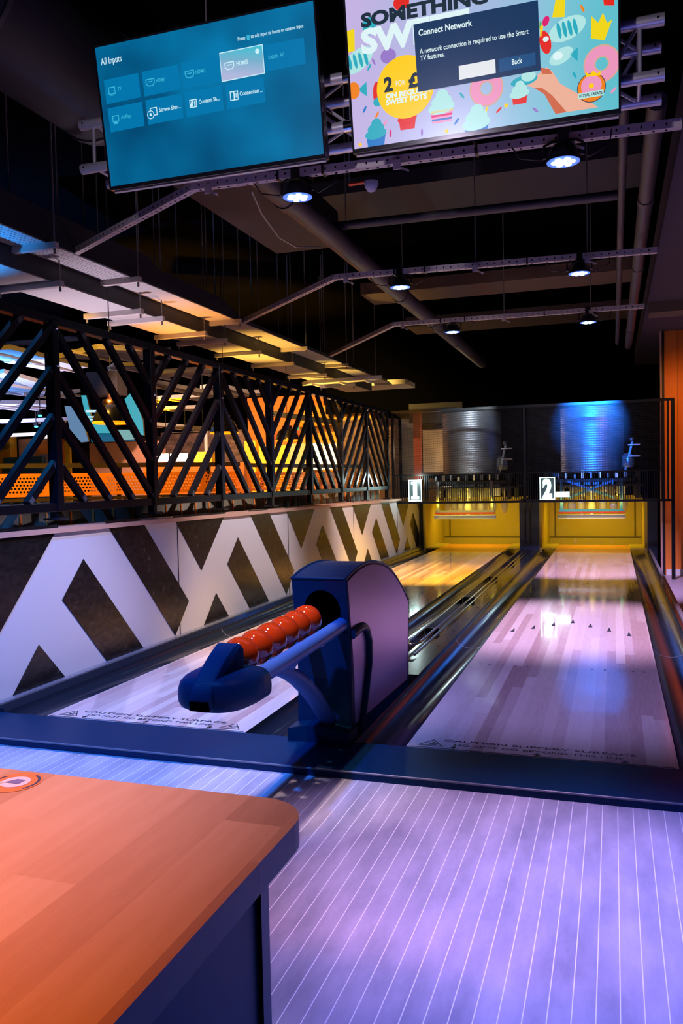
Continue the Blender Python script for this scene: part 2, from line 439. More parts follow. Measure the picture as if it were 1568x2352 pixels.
def gutter(xa, xb, label, lip_a=None, lip_b=None):
    """half-round trough from xa to xb; lips are extra flat edge strips (x from/to, z)."""
    mb = MB(); n = 14; y0, y1 = 0.0, 10.25
    prof = []
    for i in range(n+1):
        a = pi*i/n; prof.append(((xa+xb)/2-math.cos(a)*(xb-xa)/2, -0.003-math.sin(a)*0.072))
    vs = [(x, y0, z) for x, z in prof]+[(x, y1, z) for x, z in prof]
    k = n+1
    mb.add(vs, [(i, i+1, k+i+1, k+i) for i in range(n)][::1], M_gutter, True)
    under = [(x, y0, z-0.006) for x, z in prof]+[(x, y1, z-0.006) for x, z in prof]
    mb.add(under, [(i, k+i, k+i+1, i+1) for i in range(n)], M_gutter, True)
    for yy in (2.35, 4.6, 6.9):
        seam = [(x, yy-0.004, z+0.001) for x, z in prof]+[(x, yy+0.004, z+0.001) for x, z in prof]
        mb.add(seam, [(i, i+1, k+i+1, k+i) for i in range(n)], M_cap, True)
    g = mb.build('gutter', origin=((xa+xb)/2, 0, -0.08)); tag(g, label, 'gutter', 'lane gutters')
    return g
gutter(-2.025, -1.784, 'black gutter along the foot of the chevron wall')
gutter(-0.728, -0.515, 'black gutter on the ball return side of the left lane')
gutter(-0.225, -0.003, 'black gutter between the ball return and the right lane')
gutter(1.053, 1.272, 'black gutter on the outer side of the right lane')
# ledge strip beside wall
mb = MB()
mb.prism([(-2.095, 0, 0.028), (-2.045, 0, 0.034), (-2.026, 0, 0.0), (-2.026, 0, -0.1), (-2.095, 0, -0.1)], (0, 10.2, 0), M_gutter)
mb.box((-2.095, 0, 0.030), (-2.055, 10.2, 0.040), M_cap)
struct(mb.build('trim_4'))
mb = MB(); mb.box((1.273, 0, -0.02), (1.33, 10.2, 0.012), M_blackgloss); mb.box((1.30, 0, 0.012), (1.33, 10.2, 0.022), M_cap)
struct(mb.build('trim_11'))

# centre division: bed, ball return track
mb = MB(); mb.box((-0.514, 1.2, -0.10), (-0.226, 10.2, -0.030), M_blackgloss)
mb.box((-0.33, 1.2, -0.03), (-0.226, 10.2, 0.004), M_gutter)
mb.box((-0.514, 1.2, -0.03), (-0.500, 10.2, 0.004), M_gutter)
for yy in [2.0+0.55*i for i in range(14)]: mb.box((-0.285, yy, 0.004), (-0.268, yy+0.05, 0.0055), M_chrome)
tag(mb.build('lane_divider'), 'black divider channel between the two lanes behind the ball return', 'lane divider')
r = thing('ball_track', (-0.43, 2, -0.03), 'chrome rod ball track running back between the lanes', 'ball track')
def hook(x, side):
    pts = [(x, 9.9, 0.018), (x, 2.05, 0.018)]
    for i in range(1, 7):
        a = pi/2*i/6; pts.append((x+side*0.05*(1-math.cos(a)), 2.05-0.10*math.sin(a), 0.018))
    return pts
for x, sd in ((-0.485, 1), (-0.405, -1), (-0.365, -1)):
    MB().tube(hook(x, sd) if x != -0.365 else [(x, 9.9, 0.006), (x, 1.7, 0.006)], 0.0085, M_chrome, 8).build('rod', r)
for yy in (2.6, 4.2, 5.8, 7.4, 9.0):
    mb = MB(); mb.box((-0.495, yy, -0.03), (-0.395, yy+0.03, 0.008), M_black); mb.build('cross_support', r)

# ================================================================== BALL RETURN
XR, XL = -0.250, -0.494
r = thing('ball_return', (-0.37, 0.4, 0.0), 'dark blue ball return with hooded top and red balls on its rack', 'ball return')
side = [(0.040, 0.012), (0.055, 0.25), (0.045, 0.43), (0.0, 0.691), (0.07, 0.706), (0.138, 0.717), (0.22, 0.725), (0.305, 0.728), (0.38, 0.726), (0.448, 0.720), (0.55, 0.705), (0.641, 0.684), (0.75, 0.645), (0.85, 0.599), (0.97, 0.528), (1.096, 0.449), (1.062, 0.157), (1.05, -0.03)]
# shell: top skin + back + left side, open front
mb = MB(); n = len(side)
top = side[3:]
vs = [(XR, y, z) for y, z in top]+[(XL, y, z) for y, z in top]; k = len(top)
mb.add(vs, [(i, i+1, k+i+1, k+i) for i in range(k-1)], M_hous, False)
for i in range(k-1):
    pass
mb.add([(XL, y, z) for y, z in side]+[(XL, 0.04, -0.03), ], [tuple(range(n+1))], M_hous)
mb.add([(XR, y, z) for y, z in side]+[(XR, 0.04, -0.03), ], [tuple(range(n+1))[::-1]], M_hous)
# front face with keyhole opening: bands between outline and hole
zc = 0.525; xc = (XL+XR)/2+0.008
hole = []
for i in range(25):
    a = -0.35+ (pi+0.7)*i/24
    hole.append((xc+0.082*math.cos(a), 0.552+0.088*math.sin(a)))
hole += [(xc-0.088, 0.50), (xc-0.098, 0.455), (xc+0.098, 0.455), (xc+0.088, 0.50)]
def fy(z):
    pts = side[:4]
    for (ya, za), (yb, zb) in zip(pts, pts[1:]):
        if za <= z <= zb: return ya+(yb-ya)*(z-za)/(zb-za)
    return pts[-1][0] if z > pts[-1][1] else pts[0][0]
def rect_proj(x, z):
    dx, dz = x-xc, z-zc
    tx = ((XR if dx > 0 else XL)-xc)/dx if abs(dx) > 1e-6 else 1e9
    tz = ((0.691 if dz > 0 else 0.36)-zc)/dz if abs(dz) > 1e-6 else 1e9
    t_ = min(tx, tz); return (xc+dx*t_, zc+dz*t_)
corners = [(XR, 0.691), (XL, 0.691), (XL, 0.36), (XR, 0.36)]
H = len(hole); inner = [(x, fy(z)-0.001, z) for x, z in hole]
outer = [rect_proj(x, z) for x, z in hole]
for i in range(H):
    j = (i+1) % H; a, b = outer[i], outer[j]
    face = [hole[i], a]
    for c in corners:
        def ang(p): return math.atan2(p[1]-zc, p[0]-xc)
        d1 = (ang(c)-ang(a)) % (2*pi); d2 = (ang(b)-ang(a)) % (2*pi)
        if 1e-4 < d1 < d2-1e-4 and d2 < pi: face.append(c)
    face += [b, hole[j]]
    mb.add([(x, fy(z)-0.001, z) for x, z in face], [tuple(range(len(face)))], M_hous)
zz = [0.012, 0.12, 0.25, 0.36]
vs = [(XL, fy(z)-0.001, z) for z in zz]+[(XR, fy(z)-0.001, z) for z in zz]
mb.add(vs, [(i, 4+i, 5+i, i+1) for i in range(3)], M_hous)
hs = mb.build('housing', r, bevel=0)
# dark throat behind the opening
mb = MB()
mb.add(inner+[(x, y+0.26, z) for x, y, z in inner], [(i, H+i, H+(i+1) % H, (i+1) % H) for i in range(H)]+[tuple(range(H, 2*H))], M_void)
mb.build('throat', r)
mb = MB(); mb.tube([(XL+0.002, 0.0, 0.691), (XR-0.002, 0.0, 0.691)], 0.0055, M_hous, 8)
mb.tube([(XR-0.002, y, z) for y, z in side[:4]], 0.006, M_hous, 8)
mb.tube([(XR-0.001, y, z) for y, z in top], 0.006, M_hous, 8)
mb.tube([(XL+0.001, y, z) for y, z in top], 0.006, M_hous, 8)
mb.build('edge_trim', r)
# metallic side panel
ins = [(y+0.02 if y < 0.3 else y-0.018 if y > 1.0 else y, z-0.014) for y, z in side[2:]]
ins = [(0.085, 0.05)]+[(0.085, 0.25)]+ins[:-1]+[(1.03, 0.02)]
mb = MB(); mb.prism([(XR+0.004, y, z) for y, z in ins], (-0.004, 0, 0), M_hpanel)
tag(mb.build('side_panel', r), 'brushed lilac metal side panel')
# raised dark arch band on the side
band = [(0.045, 0.446), (0.153, 0.455), (0.22, 0.450), (0.262, 0.430), (0.295, 0.375), (0.290, 0.275), (0.232, 0.160), (0.170, 0.05), (0.150, 0.0)]
mb = MB(); mb.tube([(XR+0.006, y, z) for y, z in band], 0.022, M_hous, 8, sx=1.0)
mb.build('arch_band', r)
# base collar
mb = MB(); cp = []
for i in range(11):
    a = i/10; cp.append((-0.505+0.275*a, -0.055, 0.050+0.020*math.sin(pi*min(1, a*1.15+0.05))))
cp = [(x, y, z) for x, y, z in cp]
mb.prism([(-0.505, -0.055, -0.0)]+cp+[(-0.230, -0.055, -0.0)], (0, 0.12, 0), M_hous)
mb.build('base_collar', r, bevel=0.004)
# rack rails
BX = -0.360
for s_ in (1, -1):
    x = BX+s_*0.077
    pts = [(x, -0.93, 0.468), (x, -0.60, 0.474), (x, -0.25, 0.482), (x, 0.02, 0.490), (x, 0.10, 0.493)]
    mb = MB(); mb.tube(pts, 0.030, M_rail, 16)
    mb.ball(pts[-1], 0.030, M_rail, 16)
    mb.build('rack_rail', r)
mb = MB()
for yy in (-0.72, -0.46, -0.20): mb.bar((BX-0.075, yy, 0.448), (BX+0.075, yy, 0.448), 0.03, 0.012, M_rail)
mb.build('rail_tie', r)
# support arm
arm = [(-0.60, 0.436), (-0.50, 0.418), (-0.40, 0.382), (-0.30, 0.335), (-0.20, 0.275), (-0.10, 0.205), (-0.02, 0.135), (0.035, 0.085), (0.06, 0.05)]
mb = MB(); mb.tube([(BX, y, z) for y, z in arm], [0.018, 0.024, 0.029, 0.033, 0.035, 0.036, 0.036, 0.035, 0.032], M_rail, 14, sx=1.0)
mb.bar((BX+0.05, -0.44, 0.45), (BX, -0.40, 0.385), 0.03, 0.03, M_rail)
mb.build('support_arm', r)
# nose cap: rounded bean across both rails with a fin
mb = MB(); nx, ny = 18, 9
def bean(u, vv):
    # u around half ellipse (plan), vv vertical section
    pass
secs = []
zs = [(0.410, 0.80), (0.418, 0.93), (0.432, 0.99), (0.452, 1.0), (0.472, 0.985), (0.490, 0.94), (0.503, 0.84), (0.510, 0.66), (0.512, 0.35)]
for z, k in zs:
    ring = []
    for i in range(25):
        a = pi+pi*i/24
        c_, s_ = math.cos(a), math.sin(a)
        ex = 0.70
        px = math.copysign(abs(c_)**ex, c_)*0.130*k; py = -abs(s_)**ex*0.17*(0.5+0.5*k)
        ring.append((BX+px, -0.905+py, z))
    ring.append((BX+0.130*k, -0.845, z)); ring.insert(0, (BX-0.130*k, -0.845, z))
    secs.append(ring)
nr = len(secs[0]); vs = [p for s_ in secs for p in s_]; fs = []
for i in range(len(secs)-1):
    for j in range(nr): fs.append((i*nr+j, i*nr+(j+1) % nr, (i+1)*nr+(j+1) % nr, (i+1)*nr+j))
mb.add(vs, fs, M_nose, True)
mb.add(secs[0], [tuple(range(nr))[::-1]], M_nose); mb.add(secs[-1], [tuple(range(nr))], M_nose)
cap = mb.build('nose_cap', r)
# fin
mb = MB(); fin = [(-1.085, 0.420), (-1.090, 0.455), (-1.070, 0.492), (-1.03, 0.525), (-0.98, 0.556), (-0.925, 0.580), (-0.880, 0.590), (-0.872, 0.57), (-0.880, 0.530), (-0.895, 0.49), (-0.90, 0.42)]
hw = [0.036, 0.038, 0.036, 0.034, 0.034, 0.036, 0.040, 0.050, 0.055, 0.055, 0.05]
f2, h2 = [], []
for i in range(len(fin)):
    if 1 <= i <= 5:
        p_, a_, b_, n_ = fin[i-1], fin[i], fin[i+1], fin[i+2]
        for k in range(4):
            t_ = k/4; cr = lambda j: 0.5*((2*a_[j])+(-p_[j]+b_[j])*t_+(2*p_[j]-5*a_[j]+4*b_[j]-n_[j])*t_*t_+(-p_[j]+3*a_[j]-3*b_[j]+n_[j])*t_**3)
            f2.append((cr(0), cr(1))); h2.append(hw[i]+(hw[i+1]-hw[i])*t_)
    else: f2.append(fin[i]); h2.append(hw[i])
fin, hw = f2, h2
n = len(fin)
vs = [(BX-w, y, z) for (y, z), w in zip(fin, hw)]+[(BX+w, y, z) for (y, z), w in zip(fin, hw)]
mb.add(vs, [tuple(range(n))[::-1], tuple(range(n, 2*n))]+[(i, (i+1) % n, n+(i+1) % n, n+i) for i in range(n)], M_nose)
mb.build('fin', cap, bevel=0.008)
mb = MB(); mb.box((BX-0.034, -1.0915, 0.4215), (BX+0.030, -1.07, 0.450), M_void); mb.build('vent', cap)

# balls
BY = [-0.800, -0.676, -0.552, -0.428, -0.304, -0.180]
BL = ['red ball touching the blue nose cap, first on the rack', 'red ball second from the nose cap on the rack', 'red ball third from the nose cap on the rack',
      'red ball fourth from the nose cap on the rack', 'red ball fifth from the nose cap, next to last before the opening', 'red ball last on the rack, just outside the dark opening']
b0 = None
for i, y in enumerate(BY):
    c = Vector((BX, y, 0.531+0.012*i/5))
    if b0 is None:
        mb = MB(); mb.ball(c, 0.0625, M_ball, 40); b0 = mb.build('bowling_ball', origin=c); tag(b0, BL[0], 'bowling ball', 'red balls on the rack')
    else: dup(b0, c, BL[i])

# ================================================================== METAL TRUSS SCREEN on the low wall
SX = -2.200
r = thing('metal_screen', (SX, 3.75, 0.92), 'black steel screen of posts and diagonal bars on the low wall', 'screen')
z0, z1 = 0.985, 2.045
MB().bar((SX, -1.5, z0), (SX, 7.93, z0-0.0), 0.06, 0.05, M_screen_metal).build('bottom_rail', r, bevel=0.004)
MB().bar((SX, -1.5, z1), (SX, 7.93, z1), 0.06, 0.05, M_screen_metal).build('top_rail', r, bevel=0.004)
PY = [0.665+1.031*i for i in range(-2, 8)]
for i, y in enumerate(PY):
    mb = MB(); mb.box((SX-0.025, y-0.022, 0.925-0.012*max(y, 0)), (SX+0.025, y+0.022, z1+0.03), M_screen_metal)
    mb.box((SX+0.014, y-0.028, 0.96), (SX+0.040, y+0.028, z1), M_screen_metal)
    mb.box((SX-0.05, y-0.05, 0.921-0.0125*max(y, 0)), (SX+0.055, y+0.05, 0.934-0.0125*max(y, 0)), M_black)
    p = mb.build('post', r, bevel=0.003)
    for zz in ((1.30, 1.72) if i % 2 else (1.79, 2.0)): MB().ball((SX+0.045, y, zz), 0.012, M_chrome, 10).build('bolt', p)
M_weld = mat('weld_grey', (0.085, 0.078, 0.085), 0.6)
def diag(ya, za, yb, zb):
    p = Vector((SX+0.012, ya, za)); q = Vector((SX+0.012, yb, zb)); d = (q-p).normalized()
    mb = MB(); mb.bar(p, q, 0.034, 0.040, M_screen_metal, up=(0, 1, 0))
    for e_, s_ in ((p, 1), (q, -1)): mb.bar(e_+d*s_*0.012+Vector((0.0185, 0, 0)), e_+d*s_*0.050+Vector((0.0185, 0, 0)), 0.030, 0.003, M_weld, up=(1, 0, 0))
    mb.build('diagonal_bar', r)
for i in range(len(PY)-1):
    a, b = PY[i], PY[i+1]
    if i % 2 == 1: a, b = b, a           # a = apex post
    hh = z1-z0
    for j in range(7):
        # line parameter: from (0,1-..) to (..,0)
        s0 = (0, (4-j)/4) if j <= 3 else None
        if j == 0: q = ((0, 1), (1, 0))
        elif j <= 3: q = ((0, 1-j/4), (1-j/4, 0))
        else: k = (j-3)/4; q = ((k, 1), (1, k))
        (u0, v0), (u1, v1) = q
        zz_ = lambda v_: z0+0.024 if v_ == 0 else z1-0.024 if v_ == 1 else z0+hh*v_
        diag(a+(b-a)*u0, zz_(v0), a+(b-a)*u1, zz_(v1))

# ================================================================== TABLE
TX = 0.462; TYF = -2.310
r = thing('table', (-0.1, -2.7, -0.03), 'wooden counter table with rounded corner and dark panel side', 'table')
def rrect(x0, y0, x1, y1, rad, z, n=8):
    pts = []
    for cx, cy, a0 in ((x1-rad, y1-rad, 0), (x0+rad, y1-rad, pi/2), (x0+rad, y0+rad, pi), (x1-rad, y0+rad, 3*pi/2)):
        for i in range(n+1):
            a = a0+pi/2*i/n; pts.append((cx+rad*math.cos(a), cy+rad*math.sin(a), z))
    return pts
mb = MB(); mb.prism(rrect(-0.75, -3.9, TX, TYF, 0.065, 0.668), (0, 0, 0.034), M_table)
mb.build('table_top', r, bevel=0.006, segs=3)
mb = MB(); mb.box((-0.70, -3.84, -0.03), (0.428, -2.40, 0.668), M_tableside); mb.build('side_panel', r)
mb = MB(); mb.box((0.40, -2.415, -0.03), (0.4335, -2.393, 0.668), M_black); mb.build('corner_post', r)
mb = MB(); sc0 = (0.040, -2.352)
Mst_o = mat('sticker_orange', (0.85, 0.22, 0.02), 0.5); Mst_w = mat('sticker_white', (0.75, 0.70, 0.72), 0.5); Mst_b = mat('sticker_dark', (0.05, 0.04, 0.08), 0.5)
def disc(mb, cx, cy, ro, ri, z, m, n=32, a0=0, a1=2*pi):
    vs = []; 
    for i in range(n+1):
        a = a0+(a1-a0)*i/n; vs += [(cx+ro*math.cos(a), cy+ro*math.sin(a), z), (cx+ri*math.cos(a), cy+ri*math.sin(a), z)]
    mb.add(vs, [(2*i, 2*i+2, 2*i+3, 2*i+1) for i in range(n)], m)
disc(mb, *sc0, 0.036, 0.0, 0.7026, Mst_o); disc(mb, *sc0, 0.033, 0.029, 0.7028, Mst_b, a0=-0.6, a1=1.2); disc(mb, *sc0, 0.033, 0.029, 0.7028, Mst_b, a0=2.6, a1=4.4)
disc(mb, *sc0, 0.020, 0.0, 0.7030, Mst_w)
mb.box((sc0[0]-0.012, sc0[1]-0.006, 0.7030), (sc0[0]+0.010, sc0[1]+0.009, 0.7034), mat('sticker_violet', (0.20, 0.16, 0.35), 0.5))
mb.bar((sc0[0]-0.022, sc0[1]-0.014, 0.7033), (sc0[0]-0.006, sc0[1]+0.010, 0.7033), 0.006, 0.0006, Mst_w)
tag(mb.build('sticker', r), 'round orange and white sticker')

# ================================================================== TELEVISIONS
EV = Vector((0, -0.158, 0.9874)); EX = Vector((1, 0, 0)); EN = Vector((0, -0.9874, -0.158))
def em(name, rgb, k=1.0):
    return mat(name, (0.004, 0.004, 0.004), 0.28, spec=0.35, emit=lin(*rgb), estr=k)
class Screen:
    def __init__(self, x0): self.p0 = Vector((x0, 0.3, 2.583)); self.mb = MB()
    def uv(self, x, y):
        d = ray(x, y); t_ = (self.p0-CAM).dot(EN)/d.dot(EN); q = CAM+d*t_-self.p0
        return q.dot(EX), q.dot(EV)
    def pt(self, u, v, k=1): return self.p0+EX*u+EV*v+EN*(0.0007*k)
    def quad(self, u0, v0, u1, v1, m, k=1): self.mb.poly([self.pt(u0, v0, k), self.pt(u1, v0, k), self.pt(u1, v1, k), self.pt(u0, v1, k)], m)
    def px(self, pts, m, k=1): self.mb.poly([self.pt(*self.uv(*p), k) for p in pts], m)
    def disc(self, c, r, m, k=1, n=28, ri=0.0, sy=1.0):
        u, v = self.uv(*c)
        vs = []
        for i in range(n+1):
            a = 2*pi*i/n; vs += [self.pt(u+math.cos(a)*r, v+math.sin(a)*r*sy, k), self.pt(u+math.cos(a)*ri, v+math.sin(a)*ri*sy, k)]
        self.mb.add(vs, [(2*i, 2*i+2, 2*i+3, 2*i+1) for i in range(n)], m)
    def text(self, body, a, b, captop, m, k=2, bold=0.0):
        u0, v0 = self.uv(*a); u1, _ = self.uv(*b); _, v1 = self.uv(a[0], captop)
        text_fit(self.mb, body, self.pt(u0, v0, k), EX, EV, u1-u0, m, bold, v1-v0)
TVW, TVH = 1.118, 0.633
def make_tv(x0, label):
    t_ = thing('television', (x0+TVW/2, 0.32, 2.58), label, 'television')
    p0 = Vector((x0, 0.3, 2.583))
    def P(u, v, d): return p0+EX*u+EV*v+EN*d
    mb = MB(); e_ = 0.009; bt = 0.018
    vs = [P(-e_, -bt, -0.004), P(TVW+e_, -bt, -0.004), P(TVW+e_, TVH+e_, -0.004), P(-e_, TVH+e_, -0.004)]
    mb.prism(vs, -EN*0.045, M_black); mb.build('back_case', t_)
    mb = MB()
    for a, b in (((-e_, -bt), (TVW+e_, 0)), ((-e_, TVH), (TVW+e_, TVH+e_)), ((-e_, 0), (0, TVH)), ((TVW, 0), (TVW+e_, TVH))):
        mb.prism([P(a[0], a[1], 0.003), P(b[0], a[1], 0.003), P(b[0], b[1], 0.003), P(a[0], b[1], 0.003)], -EN*0.010, M_blackgloss)
    mb.build('bezel', t_)
    mb = MB(); mb.bar(P(0.0, -bt-0.004, -0.03), P(TVW, -bt-0.004, -0.03), 0.010, 0.012, M_strut); mb.build('bottom_strip', t_)
    mb = MB()
    for u in (0.35, 0.75): mb.bar(P(u, 0.10, -0.049), P(u, 0.50, -0.049), 0.03, 0.012, M_black); mb.bar(P(u, 0.32, -0.049), P(u, 0.32, -0.115), 0.025, 0.025, M_black)
    mb.build('mount', t_)
    return t_
tvl = make_tv(-1.526, 'left television hung on the truss showing a blue input menu')
tvr = make_tv(-0.263, 'right television hung on the truss showing a sweets advert')
# ---- left picture
S = Screen(-1.526)
M_menu = mat('menu_blue', (0.004, 0.004, 0.004), 0.25, spec=0.5, emit=lin(0, 96, 146)); t = NT(M_menu); vec, s = t.pos()
nn = t.noise(vec, 2.2, 2)
col = t.ramp(nn, [(0.30, lin(0, 70, 112)), (0.70, lin(2, 120, 172))]); t.l(col, t.b.inputs['Emission Color'])
S.quad(0, 0, TVW, TVH, M_menu, 0)
def c1(p): return (180+p[0]*0.38265, p[1]*0.38265)
Tile = em('menu_tile', (0, 118, 172)); Tile2 = em('menu_tile_lit', (0, 124, 178)); Tw = em('menu_white', (205, 240, 250)); Tdim = em('menu_dim', (60, 180, 215)); Tdark = em('menu_dark', (0, 62, 100))
tiles = [[(152, 482), (358, 438), (375, 583), (170, 627)], [(380, 432), (596, 387), (611, 535), (398, 580)], [(615, 380), (840, 336), (855, 487), (633, 530)],
         [(1113, 272), (1352, 225), (1365, 382), (1128, 430)], [(175, 652), (382, 610), (398, 755), (195, 796)], [(402, 603), (616, 562), (631, 708), (420, 750)],
         [(637, 556), (860, 513), (873, 662), (652, 705)], [(880, 507), (1110, 463), (1124, 612), (895, 657)]]
for q in tiles: S.px([c1(p) for p in q][::-1], Tile, 1)
M_hl = mat('menu_highlight', (0.004, 0.004, 0.004), 0.28, emit=(1, 1, 1)); t = NT(M_hl); vec, s = t.pos()
g = t.math('ADD', t.math('MULTIPLY', t.math('ADD', s[2], -2.97), 7.0), t.math('MULTIPLY', t.math('ADD', s[0], 0.80), 1.3))
t.l(t.ramp(g, [(0.0, lin(176, 184, 222)), (0.45, lin(120, 176, 205)), (1.0, lin(0, 195, 214))]), t.b.inputs['Emission Color'])
S.px([c1(p) for p in [(845, 318), (1105, 265), (1120, 441), (861, 493)]][::-1], Tw, 1); S.px([c1(p) for p in [(849, 323), (1101, 271), (1116, 437), (865, 487)]][::-1], M_hl, 2)
S.disc(c1((1074, 308)), 0.0105, Tw, 3)
def tl(b, a, e_, cap, m, bold=0.01): S.text(b, c1(a), c1(e_), c1(cap)[1], m, 3, bold)
tl('All Inputs', (138, 393), (262, 370), (138, 352), Tw); tl('Press', (958, 246), (1003, 237), (958, 224), Tw); tl('to add input to home or rename input', (1036, 230), (1352, 166), (1036, 208), Tw)
S.px([c1(p) for p in [(1010, 214), (1027, 211), (1030, 240), (1013, 243)]][::-1], Tdim, 3)
tl('TV', (238, 545), (260, 540), (238, 523), Tdim); tl('HDMI1', (468, 497), (522, 486), (468, 474), Tdim); tl('HDMI2', (706, 445), (764, 432), (706, 421), Tdim)
tl('HDMI3', (950, 397), (1018, 383), (950, 370), Tw); tl('AV', (1210, 342), (1233, 337), (1210, 318), Tdim); tl('AirPlay', (258, 715), (317, 703), (258, 693), Tdim)
tl('Screen Shar...', (487, 672), (615, 646), (487, 648), Tw, 0.015); tl('Content Sh...', (724, 624), (848, 599), (724, 600), Tw, 0.015); tl('Connection ...', (970, 576), (1107, 549), (970, 551), Tw, 0.015)
def frame_icon(c, w_, h_, m, th=0.004):
    u, v = S.uv(*c1(c))
    for a, b in (((-w_, -h_), (w_, -h_+th)), ((-w_, h_-th), (w_, h_)), ((-w_, -h_), (-w_+th, h_)), ((w_-th, -h_), (w_, h_))):
        S.quad(u+a[0], v+a[1], u+b[0], v+b[1], m, 3)
    return u, v
u, v = frame_icon((202, 545), 0.019, 0.017, Tdim); S.quad(u-0.008, v-0.022, u+0.008, v-0.020, Tdim, 3)
for c, m in (((432, 495), Tdim), ((668, 445), Tdim), ((907, 395), Tw)):
    u, v = S.uv(*c1(c))
    ring = [(-0.022, 0.014), (0.022, 0.014), (0.022, -0.004), (0.012, -0.015), (-0.012, -0.015), (-0.022, -0.004)]
    for i in range(6):
        a, b = ring[i], ring[(i+1) % 6]; S.mb.bar(S.pt(u+a[0], v+a[1], 3), S.pt(u+b[0], v+b[1], 3), 0.004, 0.0004, m, up=EN)
    S.quad(u-0.012, v+0.001, u+0.012, v+0.005, m, 3)
for cx in (1150, 1168, 1187): S.disc(c1((cx, 345-0.19*(cx-1150))), 0.0075, Tdim, 3, 12, 0.0045)
u, v = frame_icon((226, 713), 0.018, 0.015, Tdim); S.mb.poly([S.pt(u-0.014, v-0.024, 4), S.pt(u+0.014, v-0.024, 4), S.pt(u, v-0.006, 4)], Tdim)
u, v = frame_icon((453, 670), 0.019, 0.018, Tw)
S.disc(c1((436, 690)), 0.006, Tw, 4, 12); S.disc(c1((436, 690)), 0.015, Tile, 4, 16, 0.008); S.disc(c1((436, 690)), 0.019, Tw, 5, 16, 0.016)
u, v = frame_icon((690, 622), 0.019, 0.018, Tw); S.quad(u-0.010, v+0.0, u+0.002, v+0.010, Tw, 4); S.quad(u+0.006, v-0.012, u+0.012, v+0.008, Tw, 4); S.disc(c1((680, 632)), 0.008, Tw, 4, 12)
u, v = frame_icon((924, 577), 0.011, 0.020, Tw); u, v = frame_icon((947, 573), 0.011, 0.020, Tw); S.quad(u-0.002, v-0.010, u+0.002, v+0.004, Tw, 4); S.disc(c1((947, 564)), 0.0028, Tw, 4, 10)
scr = S.mb.build('screen', tvl); tag(scr, 'blue input menu picture')
# ---- right picture
S = Screen(-0.263)
M_sw = mat('advert_back', (0.004, 0.004, 0.004), 0.25, spec=0.5, emit=(1, 1, 1)); t = NT(M_sw); vec, s = t.pos()
g = t.math('ADD', t.math('DIVIDE', t.math('ADD', s[0], 0.263), 1.118), t.math('MULTIPLY', t.math('SUBTRACT', t.noise(vec, 3.0, 1), 0.5), 0.35))
t.l(t.ramp(g, [(0.0, lin(196, 178, 226)), (0.45, lin(168, 184, 224)), (0.75, lin(128, 196, 216)), (1.0, lin(96, 190, 205))]), t.b.inputs['Emission Color'])
S.quad(0, 0, TVW, TVH, M_sw, 0)
def c2(p): return (760+p[0]*0.5153, p[1]*0.5155)
def A(pts, m, k=1): S.px([c2(p) for p in pts], m, k)
ad = {n_: em('advert_'+n_, c_) for n_, c_ in dict(ink=(24, 44, 58), white=(222, 244, 246), yellow=(255, 205, 0), navy=(16, 52, 92), navy2=(20, 78, 128), btn=(228, 232, 236), pink=(236, 150, 190), tan=(214, 170, 140),
      red=(226, 40, 30), teal=(40, 170, 190), cream=(176, 228, 226), crown=(240, 214, 20), skin=(236, 176, 150), skin2=(206, 104, 70), green=(90, 170, 60), magenta=(220, 30, 110), blue=(30, 120, 200), orange=(240, 130, 20), lilac=(150, 120, 200), ring=(60, 60, 80)).items()}
def ell(c, rx, ry, m, k=1, rot=0.0, n=20):
    u, v = S.uv(*c2(c)); vs = []
    for i in range(n):
        a = 2*pi*i/n; x, y = math.cos(a)*rx, math.sin(a)*ry
        vs.append(S.pt(u+x*math.cos(rot)-y*math.sin(rot), v+x*math.sin(rot)+y*math.cos(rot), k))
    S.mb.poly(vs, m)
# sprinkles
for (x, y, m_, a) in [(150, 488, 'blue', 1), (240, 550, 'pink', .8), (265, 595, 'magenta', 1.5), (205, 512, 'orange', 1), (583, 425, 'teal', 2.2), (748, 490, 'red', .7), (910, 490, 'lilac', 2.4), (1085, 335, 'teal', 2), (1120, 38, 'orange', 2), (1258, 402, 'pink', .7), (405, 590, 'lilac', 1.5), (190, 275, 'lilac', 2), (560, 540, 'blue', .9), (170, 300, 'teal', 1)]:
    ell((x, y), 0.016, 0.005, ad[m_], 1, a, 12)
for p_ in [(515, 585), (130, 645), (780, 470)]: S.disc(c2(p_), 0.008, ad['yellow'], 1, 12)
# crowns
A([(1158, 172), (1218, 180), (1254, 86), (1230, 103), (1211, 56), (1190, 102), (1160, 72)], ad['crown'])
A([(985, 78), (1040, 76), (1044, -10), (1000, 0)], ad['crown']); A([(64, 142), (104, 128), (106, 226), (78, 236)], ad['crown'])
# candies
for c_, r_ in (((1052, 128), 0.3), ((120, 270), 0.5)):
    ell(c_, 0.075, 0.042, ad['cream'], 1, r_)
    for dx in (-36, -12, 12, 36): ell((c_[0]+dx, c_[1]-dx*0.25), 0.008, 0.032, ad['teal'], 2, 0.2, 10)
ell((1025, 250), 0.05, 0.028, ad['cream'], 1, 0.4); A([(1062, 242), (1100, 212), (1098, 272)], ad['teal']); A([(120, 400), (158, 365), (160, 430)], ad['teal']); ell((100, 405), 0.03, 0.035, ad['orange'], 2)
# donuts
for c_ in ((1206, 284), (692, 394)):
    S.disc(c2(c_), 0.071, ad['tan'], 1, 28, 0.024); S.disc(c2(c_), 0.066, ad['pink'], 2, 28, 0.029)
